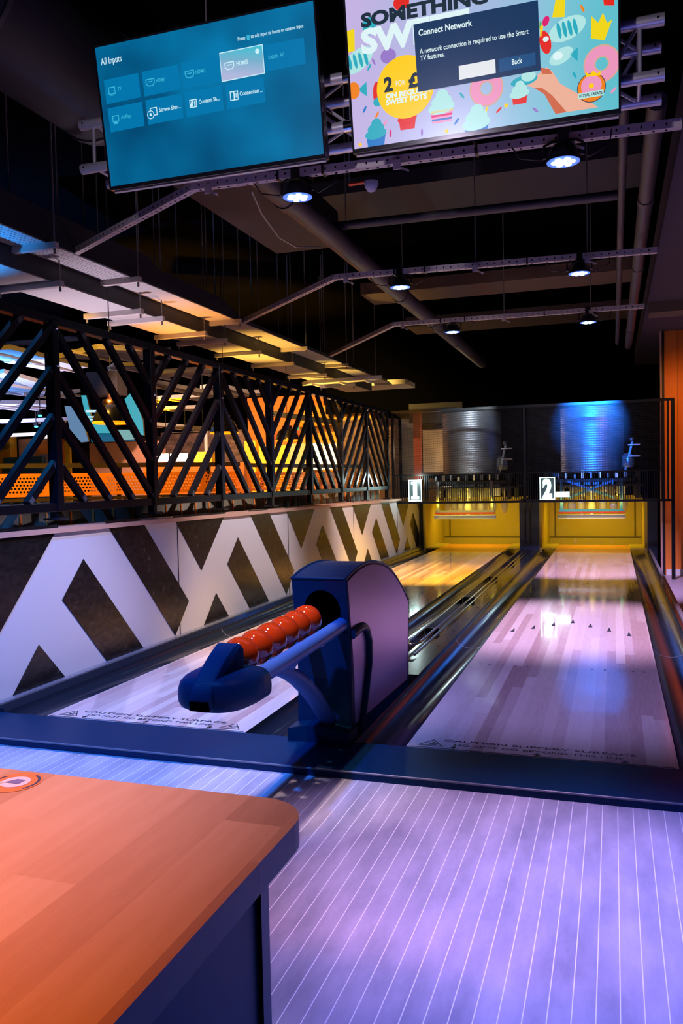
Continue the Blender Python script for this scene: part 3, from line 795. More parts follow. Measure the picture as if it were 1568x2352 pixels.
# cupcakes
def cupcake(x, y, k, cup, cream, stripes=()):
    A([(x-48*k, y), (x-38*k, y+62*k), (x+46*k, y+48*k), (x+54*k, y-16*k)], cup, 2)
    for j, m_ in enumerate(stripes):
        f0 = (j*2+1)/7; f1 = (j*2+2)/7
        A([(x-48*k+10*k*f0, y+62*k*f0), (x-48*k+10*k*f1, y+62*k*f1), (x+54*k-8*k*f1, y-16*k+64*k*f1), (x+54*k-8*k*f0, y-16*k+64*k*f0)], m_, 3)
    ell((x+2*k, y-10*k), 0.058*k, 0.026*k, cream, 3, 0.1); ell((x+3*k, y-38*k), 0.045*k, 0.026*k, cream, 4, 0.1); ell((x+5*k, y-64*k), 0.027*k, 0.024*k, cream, 5, 0.1)
cupcake(490, 490, 1.0, ad['pink'], ad['cream'], (ad['yellow'], ad['magenta'], ad['blue'])); cupcake(645, 560, 1.05, ad['blue'], ad['cream'])
cupcake(198, 605, 0.85, ad['blue'], ad['teal']); cupcake(338, 535, 0.75, ad['red'], ad['red']); cupcake(838, 425, 0.7, ad['red'], ad['cream'])
A([(680, 515), (692, 512), (700, 475), (690, 478)], ad['yellow'], 3)
# hand and sweets beside the dialog
A([(868, 380), (905, 392), (950, 420), (1000, 508), (1190, 478), (1120, 430), (1020, 372), (985, 318), (960, 300), (925, 330), (900, 355)], ad['skin'], 2)
A([(905, 392), (950, 420), (1000, 508), (1050, 500), (985, 425), (940, 392)], ad['skin2'], 3)
A([(930, 300), (975, 310), (985, 330), (940, 330)], ad['skin2'], 3); ell((860, 360), 0.055, 0.02, ad['teal'], 3, 0.1); ell((880, 340), 0.03, 0.02, ad['cream'], 4)
ell((955, 190), 0.022, 0.045, ad['red'], 3, 0.2); ell((957, 175), 0.012, 0.010, ad['white'], 4); ell((957, 95), 0.013, 0.02, ad['magenta'], 3, -0.4); A([(930, 120), (945, 110), (942, 160), (932, 165)], ad['yellow'], 3); A([(930, 95), (938, 100), (934, 130), (928, 128)], ad['green'], 3)
ell((1010, 250), 0.02, 0.015, ad['white'], 4)
A([(1212, -10), (1262, -8), (1262, 25), (1216, 25)], ad['red'], 1); ell((313, 12), 0.035, 0.03, ad['red'], 1); ell((170, 115), 0.03, 0.035, ad['teal'], 1); ell((255, 250), 0.035, 0.03, ad['lilac'], 1); ell((205, 420), 0.018, 0.05, ad['red'], 1); ell((208, 455), 0.02, 0.018, ad['teal'], 2)
# yellow price disc
S.disc(c2((331, 389)), 0.1265, ad['yellow'], 6, 48)
def tr(b, a, e_, cap, m, k=9, bold=0.02): S.text(b, c2(a), c2(e_), c2(cap)[1], m, k, bold)
tr('2', (239, 410), (277, 404), (239, 350), ad['ink'], 7, 0.05); tr('FOR', (291, 386), (331, 376), (291, 362), ad['white'], 7, 0.0); tr('£', (346, 391), (392, 386), (346, 332), ad['ink'], 7, 0.05)
tr('ON REGULAR', (245, 442), (446, 404), (245, 420), ad['white'], 7, 0.04); tr('SWEET POTS', (247, 470), (428, 436), (247, 447), ad['white'], 7, 0.04)
tr('SOMETHING', (136, 124), (700, 12), (136, 66), ad['ink'], 7, 0.05); tr('SWEET', (138, 240), (620, 148), (138, 138), ad['white'], 7, 0.05)
# dialog
A([(390, 412), (935, 315), (922, 3), (368, 112)], ad['navy'], 10)
tr('Connect Network', (392, 163), (630, 117), (392, 135), ad['white'], 11, 0.02); tr('A network connection is required to use the Smart', (397, 243), (881, 151), (397, 221), ad['white'], 11, 0.012); tr('TV features.', (400, 273), (508, 253), (400, 251), ad['white'], 11, 0.012)
A([(573, 358), (735, 328), (732, 266), (570, 297)], ad['btn'], 11); A([(750, 325), (913, 292), (911, 235), (747, 266)], ad['navy2'], 11); tr('Back', (807, 291), (853, 282), (807, 267), ad['white'], 12, 0.02)
# emblem: crowned donut in a ring over a ribbon
lc = c2((1160, 392)); S.disc(lc, 0.056, ad['ring'], 6, 28); S.disc(lc, 0.053, ad['orange'], 7, 28); S.disc(c2((1160, 384)), 0.040, ad['pink'], 8, 24, 0.010); S.disc(c2((1160, 384)), 0.010, ad['yellow'], 8, 16)
A([(1136, 345), (1202, 336), (1200, 318), (1186, 330), (1168, 316), (1152, 334), (1134, 322)], ad['yellow'], 9)
A([(1102, 445), (1216, 426), (1214, 400), (1100, 420)], ad['cream'], 10); tr('ROYAL TREATS', (1107, 437), (1210, 418), (1107, 424), ad['ink'], 11, 0.02)
# clip the picture to the glass
bm_v = S.mb
scr = bm_v.build('screen', tvr); tag(scr, 'sweets advert picture with a network dialog')
import bmesh
bm = bmesh.new(); bm.from_mesh(scr.data); off = Vector(tvr.location)
for co, no in ((S.pt(0, 0, 0), -EX), (S.pt(TVW, 0, 0), EX), (S.pt(0, TVH, 0), EV), (S.pt(0, 0, 0), -EV)):
    bmesh.ops.bisect_plane(bm, geom=bm.verts[:]+bm.edges[:]+bm.faces[:], plane_co=co-off, plane_no=no, clear_outer=True, dist=1e-6)
bm.to_mesh(scr.data); bm.free()

# ================================================================== TRUSS
r = thing('truss', (-0.37, 0.53, 2.72), 'silver box truss behind the two televisions', 'truss')
CH = [(0.42, 2.965), (0.42, 2.742), (0.65, 2.965), (0.65, 2.742)]
for y, z in CH:
    mb = MB(); mb.tube([(-1.775, y, z), (1.035, y, z)], 0.025, M_alu, 14)
    for x in (-1.775, 0.985): mb.tube([(x, y, z), (x+0.05, y, z)], 0.0262, M_alu, 14)
    for x in (-1.75, 1.01): mb.lathe([(0.005, 0), (0.005, 0.002)], (x, y-0.0275, z), M_void, 8, 'y')
    mb.tube([(-0.345, y, z), (-0.245, y, z)], 0.0275, M_chrome, 14)
    mb.build('chord', r)
xs = [-1.70+0.2775*i for i in range(11)][:10]+[0.94]
for i, x in enumerate(xs):
    if i in (0, 10, 5):
        for y in (0.42, 0.65): MB().tube([(x, y, 2.742), (x, y, 2.965)], 0.009, M_alu, 8).build('brace', r)
        for z in (2.742, 2.965): MB().tube([(x, 0.42, z), (x, 0.65, z)], 0.009, M_alu, 8).build('brace', r)
for i in range(10):
    a, b = xs[i], xs[i+1]; up = i % 2
    for y in (0.42, 0.65): MB().tube([(a, y, 2.742 if up else 2.965), (b, y, 2.965 if up else 2.742)], 0.008, M_alu, 8).build('brace', r)
    for z in (2.742, 2.965): MB().tube([(a, 0.42 if up else 0.65, z), (b, 0.65 if up else 0.42, z)], 0.008, M_alu, 8).build('brace', r)

# ================================================================== LIGHT BARS AND STAGE LIGHTS
BZ = 2.72
BARS = [((-2.68, 1.60), (-1.335, 0.800), (1.135, 0.900)), ((-2.69, 4.32), (-1.265, 2.990), (1.135, 3.160)), ((-2.62, 6.80), (-1.340, 5.120), (1.120, 5.230))]
BLAB = ['nearest bent metal lighting bar, just below the televisions', 'middle bent metal lighting bar below the ceiling', 'farthest bent metal lighting bar below the ceiling']
for (A0, B0, C0), lab in zip(BARS, BLAB):
    r = thing('lighting_bar', (B0[0], B0[1], BZ), lab, 'lighting bar', 'bent lighting bars')
    mb = MB()
    for p, q in ((A0, B0), (B0, C0)):
        p3, q3 = Vector((*p, BZ)), Vector((*q, BZ)); mb.bar(p3, q3, 0.041, 0.041, M_strut)
        d = q3-p3; L = d.length; d.normalize(); sd = d.cross(Vector((0, 0, 1)))
        n_ = int(L/0.055)
        for i in range(n_):
            c = p3+d*(0.04+i*0.055)-Vector((0, 0, 0.0208))
            mb.bar(c-d*0.006, c+d*0.006, 0.010, 0.001, M_void)
            c = p3+d*(0.04+i*0.055)+sd*0.0208
            mb.bar(c-d*0.004, c+d*0.004, 0.001, 0.012, M_void)
    mb.ball((*B0, BZ), 0.022, M_strut, 10)
    mb.build('channel', r)
    for fx in (0.04, 0.46, 0.80):
        x = B0[0]+(C0[0]-B0[0])*fx; y = B0[1]+(C0[1]-B0[1])*fx
        mb = MB(); mb.tube([(x, y, BZ+0.02), (x, y, 4.2)], 0.005, M_rod, 6); mb.build('hanger_rod', r)
        mb = MB(); mb.bar((x-0.02, y-0.03, BZ-0.03), (x+0.02, y-0.03, BZ-0.03), 0.008, 0.05, M_strut); mb.bar((x+0.02, y-0.03, BZ-0.05), (x+0.06, y-0.05, BZ-0.075), 0.02, 0.01, M_strut); mb.build('bracket', r)
    for fx in (0.20, 0.30, 0.62): 
        x = B0[0]+(C0[0]-B0[0])*fx; y = B0[1]+(C0[1]-B0[1])*fx
        mb = MB(); mb.box((x-0.006, y-0.026, BZ-0.026), (x+0.006, y+0.026, BZ+0.026), M_black); mb.build('cable_tie', r)
M_led = mat('led_white', (0.8, 0.9, 1), 0.3, emit=(0.55, 0.85, 1.0), estr=9)
M_ring = mat('lamp_ring', (0.35, 0.35, 0.42), 0.3, emit=(0.02, 0.16, 0.9), estr=1.2)
LAMPS = [(0.608, 0.846), (-0.744, 0.830), (0.595, 3.130), (-0.745, 3.030), (0.599, 5.205), (-0.734, 5.165)]
LLAB = ['round black stage light under the nearest bar, right of the televisions gap, glowing blue', 'round black stage light on the nearest bar below the left television', 'stage light on the middle bar near its straight end', 'stage light on the middle bar near its bend',
        'stage light on the farthest bar near its straight end', 'stage light on the farthest bar near its bend']
r0 = None
for (x, y), lab in zip(LAMPS, LLAB):
    if r0 is None:
        r = thing('stage_light', (x, y, BZ), lab, 'stage light', 'stage lights on the bars'); r0 = r
        mb = MB(); mb.lathe([(0.078, -0.120), (0.080, -0.110), (0.074, -0.085), (0.060, -0.060), (0.050, -0.045), (0.0, -0.043)], (x, y, BZ), M_black, 24); mb.build('housing', r)
        mb = MB(); mb.lathe([(0.0, -0.1215), (0.072, -0.1215), (0.0775, -0.121)], (x, y, BZ), M_ring, 24, cap=False); mb.build('lens_plate', r)
        for k in range(7):
            a = k*pi/3; q = 0.040 if k < 6 else 0.0
            mb = MB(); mb.lathe([(0.0165, -0.1225), (0.014, -0.126), (0.0, -0.128)], (x+math.cos(a)*q, y+math.sin(a)*q, BZ), M_led, 12); mb.build('led', r)
        mb = MB()
        for s_ in (-1, 1):
            mb.tube([(x+s_*0.088, y, BZ-0.09), (x+s_*0.088, y, BZ-0.035), (x+s_*0.05, y, BZ-0.020), (x, y, BZ-0.022)], 0.007, M_black, 8)
            mb.tube([(x+s_*0.06, y, BZ-0.09), (x+s_*0.095, y, BZ-0.09)], 0.008, M_black, 8)
        mb.box((x-0.025, y-0.03, BZ-0.035), (x+0.025, y+0.03, BZ+0.03), M_black)
        mb.build('yoke', r)
        mb = MB(); mb.tube([(x-0.24, y-0.01, BZ-0.02), (x-0.20, y-0.01, BZ-0.08), (x-0.10, y, BZ-0.10), (x-0.06, y, BZ-0.07)], 0.004, M_black, 6); mb.build('cable_loop', r)
        mb = MB(); mb.tube([(x+0.22, y, BZ-0.0), (x+0.21, y, BZ-0.07), (x+0.12, y, BZ-0.11), (x+0.07, y, BZ-0.08)], 0.004, M_black, 6); mb.build('cable_loop', r)
    else: dup(r0, Vector((x, y, BZ)), lab)

# ================================================================== CEILING SERVICES
# upper duct (nearer the lanes) and lower wide duct
mb = MB(); XA, XB = -2.94, -2.672
prof = [(-4, 2.70), (10.0, 2.70), (9.6, 2.735), (4.3, 2.735), (3.81, 2.846), (2.72, 2.846), (2.62, 2.862), (2.55, 2.911), (-4, 2.911)]
mb.prism([(XB, y, z) for y, z in prof], (XA-XB, 0, 0), M_ductside)
r = thing('air_duct', (-2.8, 3, 2.7), 'narrow upper ceiling duct with pale underside above the low wall', 'air duct', 'ceiling ducts')
mb.build('casing', r)
mb = MB(); mb.box((XA+0.006, -4, 2.694), (XB-0.006, 2.30, 2.6995), M_ductperf); mb.box((XA+0.006, 2.30, 2.694), (XB-0.006, 9.95, 2.6995), M_ductpale); mb.build('underside', r)
def hanger(x0, x1, y, z, root):
    mb = MB(); mb.bar((x0, y, z-0.021), (x1, y, z-0.021), 0.041, 0.041, M_strut)
    for x in (x0+0.02, x1-0.02): mb.lathe([(0.009, -0.075), (0.009, -0.04)], (x, y, z), M_rod, 6)
    h = mb.build('hanger', root)
    for x in (x0+0.02, x1-0.02): MB().tube([(x, y, z), (x, y, 4.2)], 0.0055, M_rod, 6).build('hanger_rod', h)
for y in (-0.6, 1.29, 2.28, 4.08, 5.90, 7.46, 8.9): hanger(-2.985, -2.60, y, 2.694, r)
mb = MB(); mb.box((-3.36, -4, 2.562), (-2.945, 9.8, 2.70), M_ductside)
r = thing('air_duct', (-3.15, 3, 2.56), 'wide lower ceiling duct with pale underside, farther from the lanes', 'air duct', 'ceiling ducts')
mb.build('casing', r)
mb = MB(); mb.box((-3.354, -4, 2.556), (-2.951, 9.75, 2.5615), M_ductpale); mb.build('underside', r)
for y in (0.4, 1.68, 2.72, 3.06, 3.84, 4.28, 5.12, 6.1, 7.3, 8.6): hanger(-3.42, -2.86, y, 2.556, r)
# wide return plenum end
mb = MB(); mb.box((-3.6, 9.9, 2.66), (-2.4, 10.6, 2.74), M_ductpale); tag(mb.build('duct_end_panel'), 'pale flat panel at the far end of the ceiling ducts', 'duct panel')
# pipes
mb = MB(); mb.tube([(-1.13, 0.78, 2.90), (-1.13, 9.8, 2.90)], 0.075, M_pipe, 18)
for y in (1.6, 4.55, 6.0, 7.5): mb.tube([(-1.13, y, 2.90), (-1.13, y+0.10, 2.90)], 0.083, M_pipe, 18)
tag(mb.build('round_pipe'), 'thick dark round pipe running along the ceiling above the left lane', 'pipe')
mb = MB(); mb.box((-1.85, 0.9, 3.02), (-1.30, 3.2, 3.30), M_ductside); tag(mb.build('duct_box'), 'dark box duct beside the thick round ceiling pipe', 'air duct')
mb = MB(); mb.tube([(-2.25, -4, 3.62), (-2.25, 1.35, 3.62)], 0.34, M_ductside, 32)
for y in (-1.2, 0.1, 1.25): mb.tube([(-2.25, y, 3.62), (-2.25, y+0.03, 3.62)], 0.352, M_pipe, 32)
tag(mb.build('round_duct'), 'large dark spiral duct in the upper left corner of the ceiling', 'air duct')
mb = MB(); mb.tube([(-1.2, 2.68, 3.02), (0.88, 2.76, 3.02)], 0.033, M_pipe, 12); tag(mb.build('cross_pipe'), 'dark pipe crossing the ceiling behind the nearest lighting bar', 'pipe')
mb = MB(); mb.tube([(0.886, 0.9, 2.86), (0.886, 8.4, 2.86)], 0.024, M_pipe, 12); tag(mb.build('thin_pipe'), 'thin dark pipe along the ceiling over the right lane', 'pipe')
mb = MB(); mb.tube([(1.03, 0.9, 2.84), (1.03, 8.6, 2.84)], 0.046, M_pipe, 14)
for y in (2.3, 4.1, 5.6, 7.2): mb.tube([(1.03, y, 2.84), (1.03, y+0.10, 2.84)], 0.052, M_pipe, 14)
tag(mb.build('jointed_pipe'), 'thicker jointed pipe along the edge of the lowered ceiling', 'pipe')
cb = [at_z(578, 440, 2.86), at_z(600, 490, 2.84), at_z(640, 545, 2.82), at_z(680, 568, 2.84), at_z(735, 568, 2.90)]
mb = MB(); mb.tube(cb, 0.006, M_cable, 6); tag(mb.build('loose_cable'), 'pale cable drooping below the thick ceiling pipe', 'cable')
r = thing('smoke_detector', (-0.446, 1.204, 2.75), 'white smoke detector on a red bracket under the ceiling', 'smoke detector')
mb = MB(); mb.lathe([(0.0, -0.055), (0.022, -0.05), (0.034, -0.03), (0.040, -0.012), (0.040, 0.0)], (-0.446, 1.204, 2.765), M_white, 18); mb.build('body', r)
mb = MB(); mb.bar((-0.58, 1.21, 2.768), (-0.44, 1.204, 2.768), 0.03, 0.008, M_redclip); mb.tube([(-0.575, 1.21, 2.768), (-0.575, 1.21, 4.2)], 0.005, M_rod, 6); mb.build('bracket', r)

# ================================================================== MASK SCREEN AND PINSETTERS
YM = 8.2
r = thing('mask_screen', (-0.3, YM, 0.76), 'black framed mesh screen across both lanes in front of the machines', 'screen')
mb = MB()
mb.bar((-2.20, YM, 2.06), (1.58, YM, 2.06), 0.04, 0.035, M_screen_metal); mb.bar((-2.20, YM, 0.757), (1.55, YM, 0.757), 0.05, 0.030, M_screen_metal)
for x in (-2.185, -0.325, 1.435): mb.bar((x, YM, 0.757), (x, YM, 2.06), 0.035 if x != -0.325 else 0.05, 0.035, M_screen_metal)
mb.bar((1.56, YM, -0.28), (1.56, YM, 2.06), 0.045, 0.045, M_screen_metal); mb.bar((1.50, YM, 0.757), (1.50, YM, 2.06), 0.09, 0.02, M_screen_metal)
mb.build('frame', r)
for xa, xb in ((-2.165, -0.352), (-0.298, 1.416)):
    mb = MB(); z = 1.15
    while z < 2.04: mb.box((xa, YM-0.0015, z), (xb, YM+0.0015, z+0.0045), M_screen_metal); z += 0.0145
    x = xa+0.01
    while x < xb: mb.box((x, YM-0.001, 1.15), (x+0.0025, YM+0.001, 2.04), M_screen_metal); x += 0.0145
    mb.build('mesh_panel', r)
    mb = MB(); x = xa+0.01
    while x < xb: mb.box((x, YM-0.004, 0.775), (x+0.010, YM+0.004, 1.15), M_screen_metal); x += 0.030
    mb.box((xa, YM-0.006, 1.140), (xb, YM+0.006, 1.158), M_screen_metal)
    mb.build('slat_panel', r)
M_sign = mat('sign_glow', (0.8, 0.9, 0.9), 0.4, emit=lin(205, 250, 245), estr=5.0)
M_signd = mat('sign_back', (0.05, 0.06, 0.065), 0.3, emit=lin(40, 62, 68), estr=0.6)
for xa, xb, d, lab in ((-1.952, -1.762, '1', 'glowing lane number 1 on the mesh screen'), (-0.125, 0.075, '2', 'glowing lane number 2 on the mesh screen')):
    r = thing('lane_number_sign', ((xa+xb)/2, YM-0.05, 0.78), lab, 'sign', 'lane number signs')
    za, zb = 0.782, 1.085; yf = YM-0.055
    mb = MB(); mb.box((xa, yf+0.012, za), (xb, YM-0.012, zb), M_signd); mb.build('back_plate', r)
    mb = MB(); th = 0.009
    for q in (((xa, za), (xb, za+th)), ((xa, zb-th), (xb, zb)), ((xa, za), (xa+th, zb)), ((xb-th, za), (xb, zb))): mb.box((q[0][0], yf, q[0][1]), (q[1][0], yf+0.014, q[1][1]), M_sign)
    mb.build('border', r)
    mb = MB(); cx = (xa+xb)/2; wd = 0.075 if d == '1' else 0.120
    if d == '1':
        for p_, q_ in (((-0.026, 0.03), (0.026, 0.275)), ((-0.055, 0.028), (0.055, 0.066)), ((-0.052, 0.235), (0.0, 0.275))): mb.box((cx+p_[0], yf-0.004, za+p_[1]), (cx+q_[0], yf+0.013, za+q_[1]), M_sign)
    else: text_fit(mb, '2', (cx-0.062, yf-0.003, za+0.030), (1, 0, 0), (0, 0, 1), 0.124, M_sign, 0.055, 0.240)
    mb.build('digit', r)
mb = MB(); mb.box((0.085, YM-0.05, 0.815), (0.26, YM-0.015, 0.885), M_sign); tag(mb.build('sign_reflection'), 'white reflection right of the number 2 sign, modelled as a glowing box', 'reflection')  # reflection beside the sign, modelled as a glowing box

for li, (x0, lab) in enumerate(LANES):
    cx = x0+W/2
    r = thing('pinsetter', (cx, 9.5, 0.0), 'pinsetter machine behind the mesh over the '+('left lane, drum lit grey' if li == 0 else 'right lane, drum lit blue'), 'pinsetter', 'pinsetter machines')
    mb = MB(); prof = []; z = 1.14; k = 0
    while z <= 2.08: prof += [(0.446, z), (0.446, z+0.005), (0.4480, z+0.017), (0.4480, z+0.021), (0.446, z+0.033)]; z += 0.034
    mb.lathe(prof, (cx, 9.5, 0), M_drum, 144); mb.s = [False]*len(mb.s); mb.build('drum', r)
    mb = MB()
    for sx in (-0.62, 0.62):
        for y in (9.0, 10.0): mb.box((cx+sx-0.03, y-0.03, 0.77), (cx+sx+0.03, y+0.03, 1.16), M_black)
        mb.box((cx+sx-0.025, 9.0, 1.10), (cx+sx+0.025, 10.0, 1.15), M_black)
    mb.box((cx-0.62, 8.97, 1.00), (cx+0.62, 9.02, 1.05), M_black); mb.box((cx-0.62, 9.98, 1.08), (cx+0.62, 10.03, 1.14), M_black)
    mb.build('machine_frame', r)
    mb = MB()
    rr = random.Random(3+li)
    for k in range(9):
        x = cx-0.46+k*0.115; h = rr.uniform(0.05, 0.12); mb.box((x-rr.uniform(0.008, 0.024), 8.93, 1.06), (x+0.015, 8.96, 1.06+h), M_white if k % 2 else M_steel)
    for k in range(6):
        x = cx-0.4+k*0.15; mb.box((x-0.012, 8.92, 0.80), (x+0.012, 8.95, 0.80+rr.uniform(0.1, 0.2)), M_steel); mb.ball((x, 8.92, 0.80+rr.uniform(0.0, 0.12)), 0.014, M_white, 8)
    mb.build('linkage', r)
    mb = MB(); mb.box((cx-0.30, 9.30, 0.80), (cx+0.30, 9.34, 1.02), mat('machine_grey', (0.22, 0.22, 0.23), 0.5)); mb.box((cx+0.33, 9.1, 0.82), (cx+0.47, 9.2, 1.00), M_white); mb.build('cover_plate', r)
    # pin deck plate holding the pins, enlarged to block pit light leaking upward
    mb = MB(); mb.box((cx-0.70, 8.90, 0.94), (cx+0.70, 10.86, 0.965), M_black)
    for row in range(4):
        for j in range(row+1): mb.lathe([(0.052, 0.90), (0.060, 0.94)], (cx+(j-row/2)*0.2975, 9.06+row*0.245, 0), M_steel, 16, cap=False)
    mb.build('deck_plate', r)
    # sweep
    mb = MB(); a, b = cx-0.455, cx+0.455
    mb.box((a+0.02, 8.74, 0.590), (b-0.02, 8.78, 0.622), M_blue if li else M_steel)
    mb.box((a+0.01, 8.735, 0.566), (b-0.01, 8.775, 0.590), mat('sweep_red', (0.32, 0.03, 0.02), 0.5))
    mb.box((a, 8.73, 0.498), (b, 8.775, 0.548), mat('sweep_plate', (0.55, 0.60, 0.72), 0.15, metal=0.7))
    mb.box((a, 8.725, 0.494), (b, 8.735, 0.503), M_white); mb.box((a, 8.725, 0.543), (b, 8.735, 0.550), M_white)
    for sx in (-0.40, 0.40): mb.box((cx+sx-0.02, 8.75, 0.60), (cx+sx+0.02, 8.79, 1.05), M_blue if li else M_steel)
    mb.build('sweep_bar', r)
    if li:
        mb = MB(); mb.bar((cx-0.32, 8.88, 1.02), (cx+0.30, 8.88, 0.78), 0.03, 0.03, M_blue, up=(0, 1, 0)); mb.bar((cx+0.30, 8.86, 1.02), (cx-0.32, 8.86, 0.78), 0.03, 0.03, M_blue, up=(0, 1, 0)); mb.build('cross_brace', r)
    # motor and arms at the side
    mb = MB(); mx = cx+0.50
    mb.lathe([(0.07, -0.08), (0.085, -0.05), (0.085, 0.08), (0.05, 0.12)], (mx, 9.2, 1.28), M_steel, 16); mb.bar((mx-0.04, 9.15, 1.15), (mx+0.06, 9.15, 1.58), 0.03, 0.03, M_steel); mb.bar((mx, 9.1, 1.36), (mx+0.16, 9.1, 1.36), 0.02, 0.02, M_white); mb.bar((mx, 9.1, 1.52), (mx+0.16, 9.1, 1.52), 0.02, 0.02, M_white)
    mb.ball((mx+0.05, 9.12, 1.60), 0.03, M_pinred if False else M_steel, 10); mb.build('motor', r)
    # pit: lining, side boards, cushion
    p = thing('pin_pit', (cx, 10.4, 0.0), ('left' if li == 0 else 'right')+' yellow lit pit with dark trim at the end of the '+('left lane' if li == 0 else 'right lane'), 'pin pit', 'pits behind the pins')
    ka, kb = cx-0.725, cx+0.725
    MB().box((ka-0.035, 9.35, -0.10), (ka, 10.9, 0.72), M_pit).build('side_board', p); MB().box((kb, 9.35, -0.10), (kb+0.035, 10.9, 0.72), M_pit).build('side_board', p)
    mb = MB(); mb.box((ka, 10.88, 0.085), (kb, 10.93, 0.76), M_pit); mb.box((ka, 10.86, -0.10), (kb, 10.93, 0.06), M_pit); mb.build('cushion', p)
    mb = MB(); mb.box((ka, 10.868, 0.058), (kb, 10.885, 0.087), M_pitframe)
    for sx in (ka+0.10, kb-0.10): mb.box((sx-0.008, 10.862, -0.1), (sx+0.008, 10.882, 0.70), M_pitframe)
    mb.build('dark_trim', p)
    MB().box((ka, 10.28, -0.10), (kb, 10.87, -0.06), M_pit).build('pit_floor', p)
    MB().box((ka, 9.35, 0.0), (x0-0.001, 10.27, 0.012), M_pit).build('shelf', p); MB().box((x0+W+0.001, 9.35, 0.0), (kb, 10.27, 0.012), M_pit).build('shelf', p)
    # pins
    ordn = ['first', 'second', 'third', 'fourth', 'fifth', 'sixth', 'seventh', 'eighth', 'ninth', 'tenth']
    pos = [(cx+(j-row/2)*0.2975, 9.06+row*0.245) for row in range(4) for j in range(row+1)]
    fwd = [(CAM.x-q[0])/(q[1]-CAM.y) for q in pos]
    order = sorted(range(10), key=lambda i: -fwd[i])
    if li == 0: pin0 = None
    rank = {i: k for k, i in enumerate(order)}
    for i, (px_, py_) in enumerate(pos):
        lb = 'white bowling pin held up over the %s lane, %s from the left' % ('left' if li == 0 else 'right', ordn[rank[i]])
        gp = 'pins over the %s lane' % ('left' if li == 0 else 'right')
        if pin0 is None:
            c = Vector((px_, py_, 0.528)); prof = [(0.0258, 0), (0.036, 0.02), (0.0495, 0.06), (0.0590, 0.10), (0.0605, 0.118), (0.0585, 0.14), (0.0495, 0.18), (0.035, 0.22), (0.0245, 0.25), (0.0229, 0.27), (0.0255, 0.30), (0.0305, 0.33), (0.0324, 0.345), (0.0295, 0.365), (0.019, 0.378), (0.0, 0.381)]
            mb = MB(); mb.lathe(prof, c, M_pin, 20); pin0 = mb.build('bowling_pin', origin=c); tag(pin0, lb, 'bowling pin', gp)
            mb = MB(); mb.lathe([(0.0252, 0.243), (0.0238, 0.256)], c, M_pinred, 20, cap=False); mb.lathe([(0.0236, 0.281), (0.0246, 0.291)], c, M_pinred, 20, cap=False); mb.build('neck_stripe', pin0)
        else:
            q = dup(pin0, Vector((px_, py_, 0.528)), lb); q['group'] = gp
# column between the pits
mb = MB(); mb.box((-0.525, 9.30, -0.03), (-0.235, 10.9, 0.755), mat('divider_navy', (0.02, 0.03, 0.07), 0.25, coat=0.3))
for x in (-0.44, -0.37): mb.tube([(x, 9.292, 0.1), (x, 9.292, 0.70)], 0.012, M_blackgloss, 8)
tag(mb.build('divider_column'), 'dark glossy column between the two yellow pits', 'column')
mb = MB(); mb.box((1.285, 9.30, -0.28), (1.42, 9.5, 0.75), mat('divider_navy')); tag(mb.build('outer_post'), 'dark navy post right of the right lane pit', 'post')
mb = MB(); mb.box((-2.10, 9.45, -0.03), (-2.02, 9.6, 0.75), M_black); tag(mb.build('wall_end_post'), 'black post where the chevron wall meets the left pit', 'post')

# seen through the mesh at the left: column and boards
c = at_y(958, 1000, 11.4); mb = MB(); mb.box((c.x-0.065, 11.35, 0), (c.x+0.065, 11.48, 2.35), M_rust); tag(mb.build('support_column'), 'rust red column behind the left end of the mesh screen', 'column')
def fbox(name, x0, y0, x1, y1, Y, depth, m, label, cat, group=None):
    a = at_y(x0, y1, Y); b = at_y(x1, y0, Y); mb = MB(); mb.box((a.x, Y, a.z), (b.x, Y+depth, b.z), m)
    return tag(mb.build(name), label, cat, group)
fbox('wall_board', 972, 985, 1026, 1085, 11.9, 0.1, M_beige, 'cream board behind the mesh left of the grey drum', 'board')
fbox('wall_board', 924, 960, 952, 1105, 11.9, 0.1, M_grey, 'grey board behind the mesh left of the red column', 'board')
mb = MB(); a = at_y(945, 973, 11.9); mb.box((a.x, 11.7, a.z), (a.x+1.0, 12.1, a.z+0.35), M_ductside); tag(mb.build('beam_box'), 'dark boxed beam over the cream board', 'beam')

# ================================================================== ROOM BEYOND THE LOW WALL
# padded booth back with orange piping
r = thing('booth_seat', (-2.48, 3, -0.03), 'long olive padded booth back with orange piping behind the low wall', 'seat')
mb = MB(); y = -1.5; ys = []
while y < 8.0:
    y2 = min(y+0.226, 8.0); n_ = 6; vs = []
    for i in range(n_+1):
        f_ = i/n_; bul = 0.018*math.sin(pi*f_); vs += [(-2.345+bul, y+(y2-y)*f_, 0.45), (-2.345+bul, y+(y2-y)*f_, 0.985-0.004*max(y, 0)), (-2.40, y+(y2-y)*f_, 1.01-0.004*max(y, 0)), (-2.50, y+(y2-y)*f_, 1.01-0.004*max(y, 0))]
    mb.add(vs, [(4*i+k, 4*i+4+k, 4*i+5+k, 4*i+1+k) for i in range(n_) for k in range(3)], M_olive, True); ys.append(y2); y = y2
mb.box((-2.56, -1.5, -0.03), (-2.40, 8.0, 0.99), M_olive); mb.build('seat_back', r)
mb = MB()
for y in ys[:-1]: mb.tube([(-2.338, y, 0.45), (-2.338, y, 0.94), (-2.350, y, 0.985), (-2.40, y, 1.012)], 0.007, M_piping, 6)
mb.build('piping', r)
mb = MB(); mb.box((-3.05, -1.5, -0.03), (-2.56, 8.0, 0.42), M_olive); mb.build('seat_cushion', r)
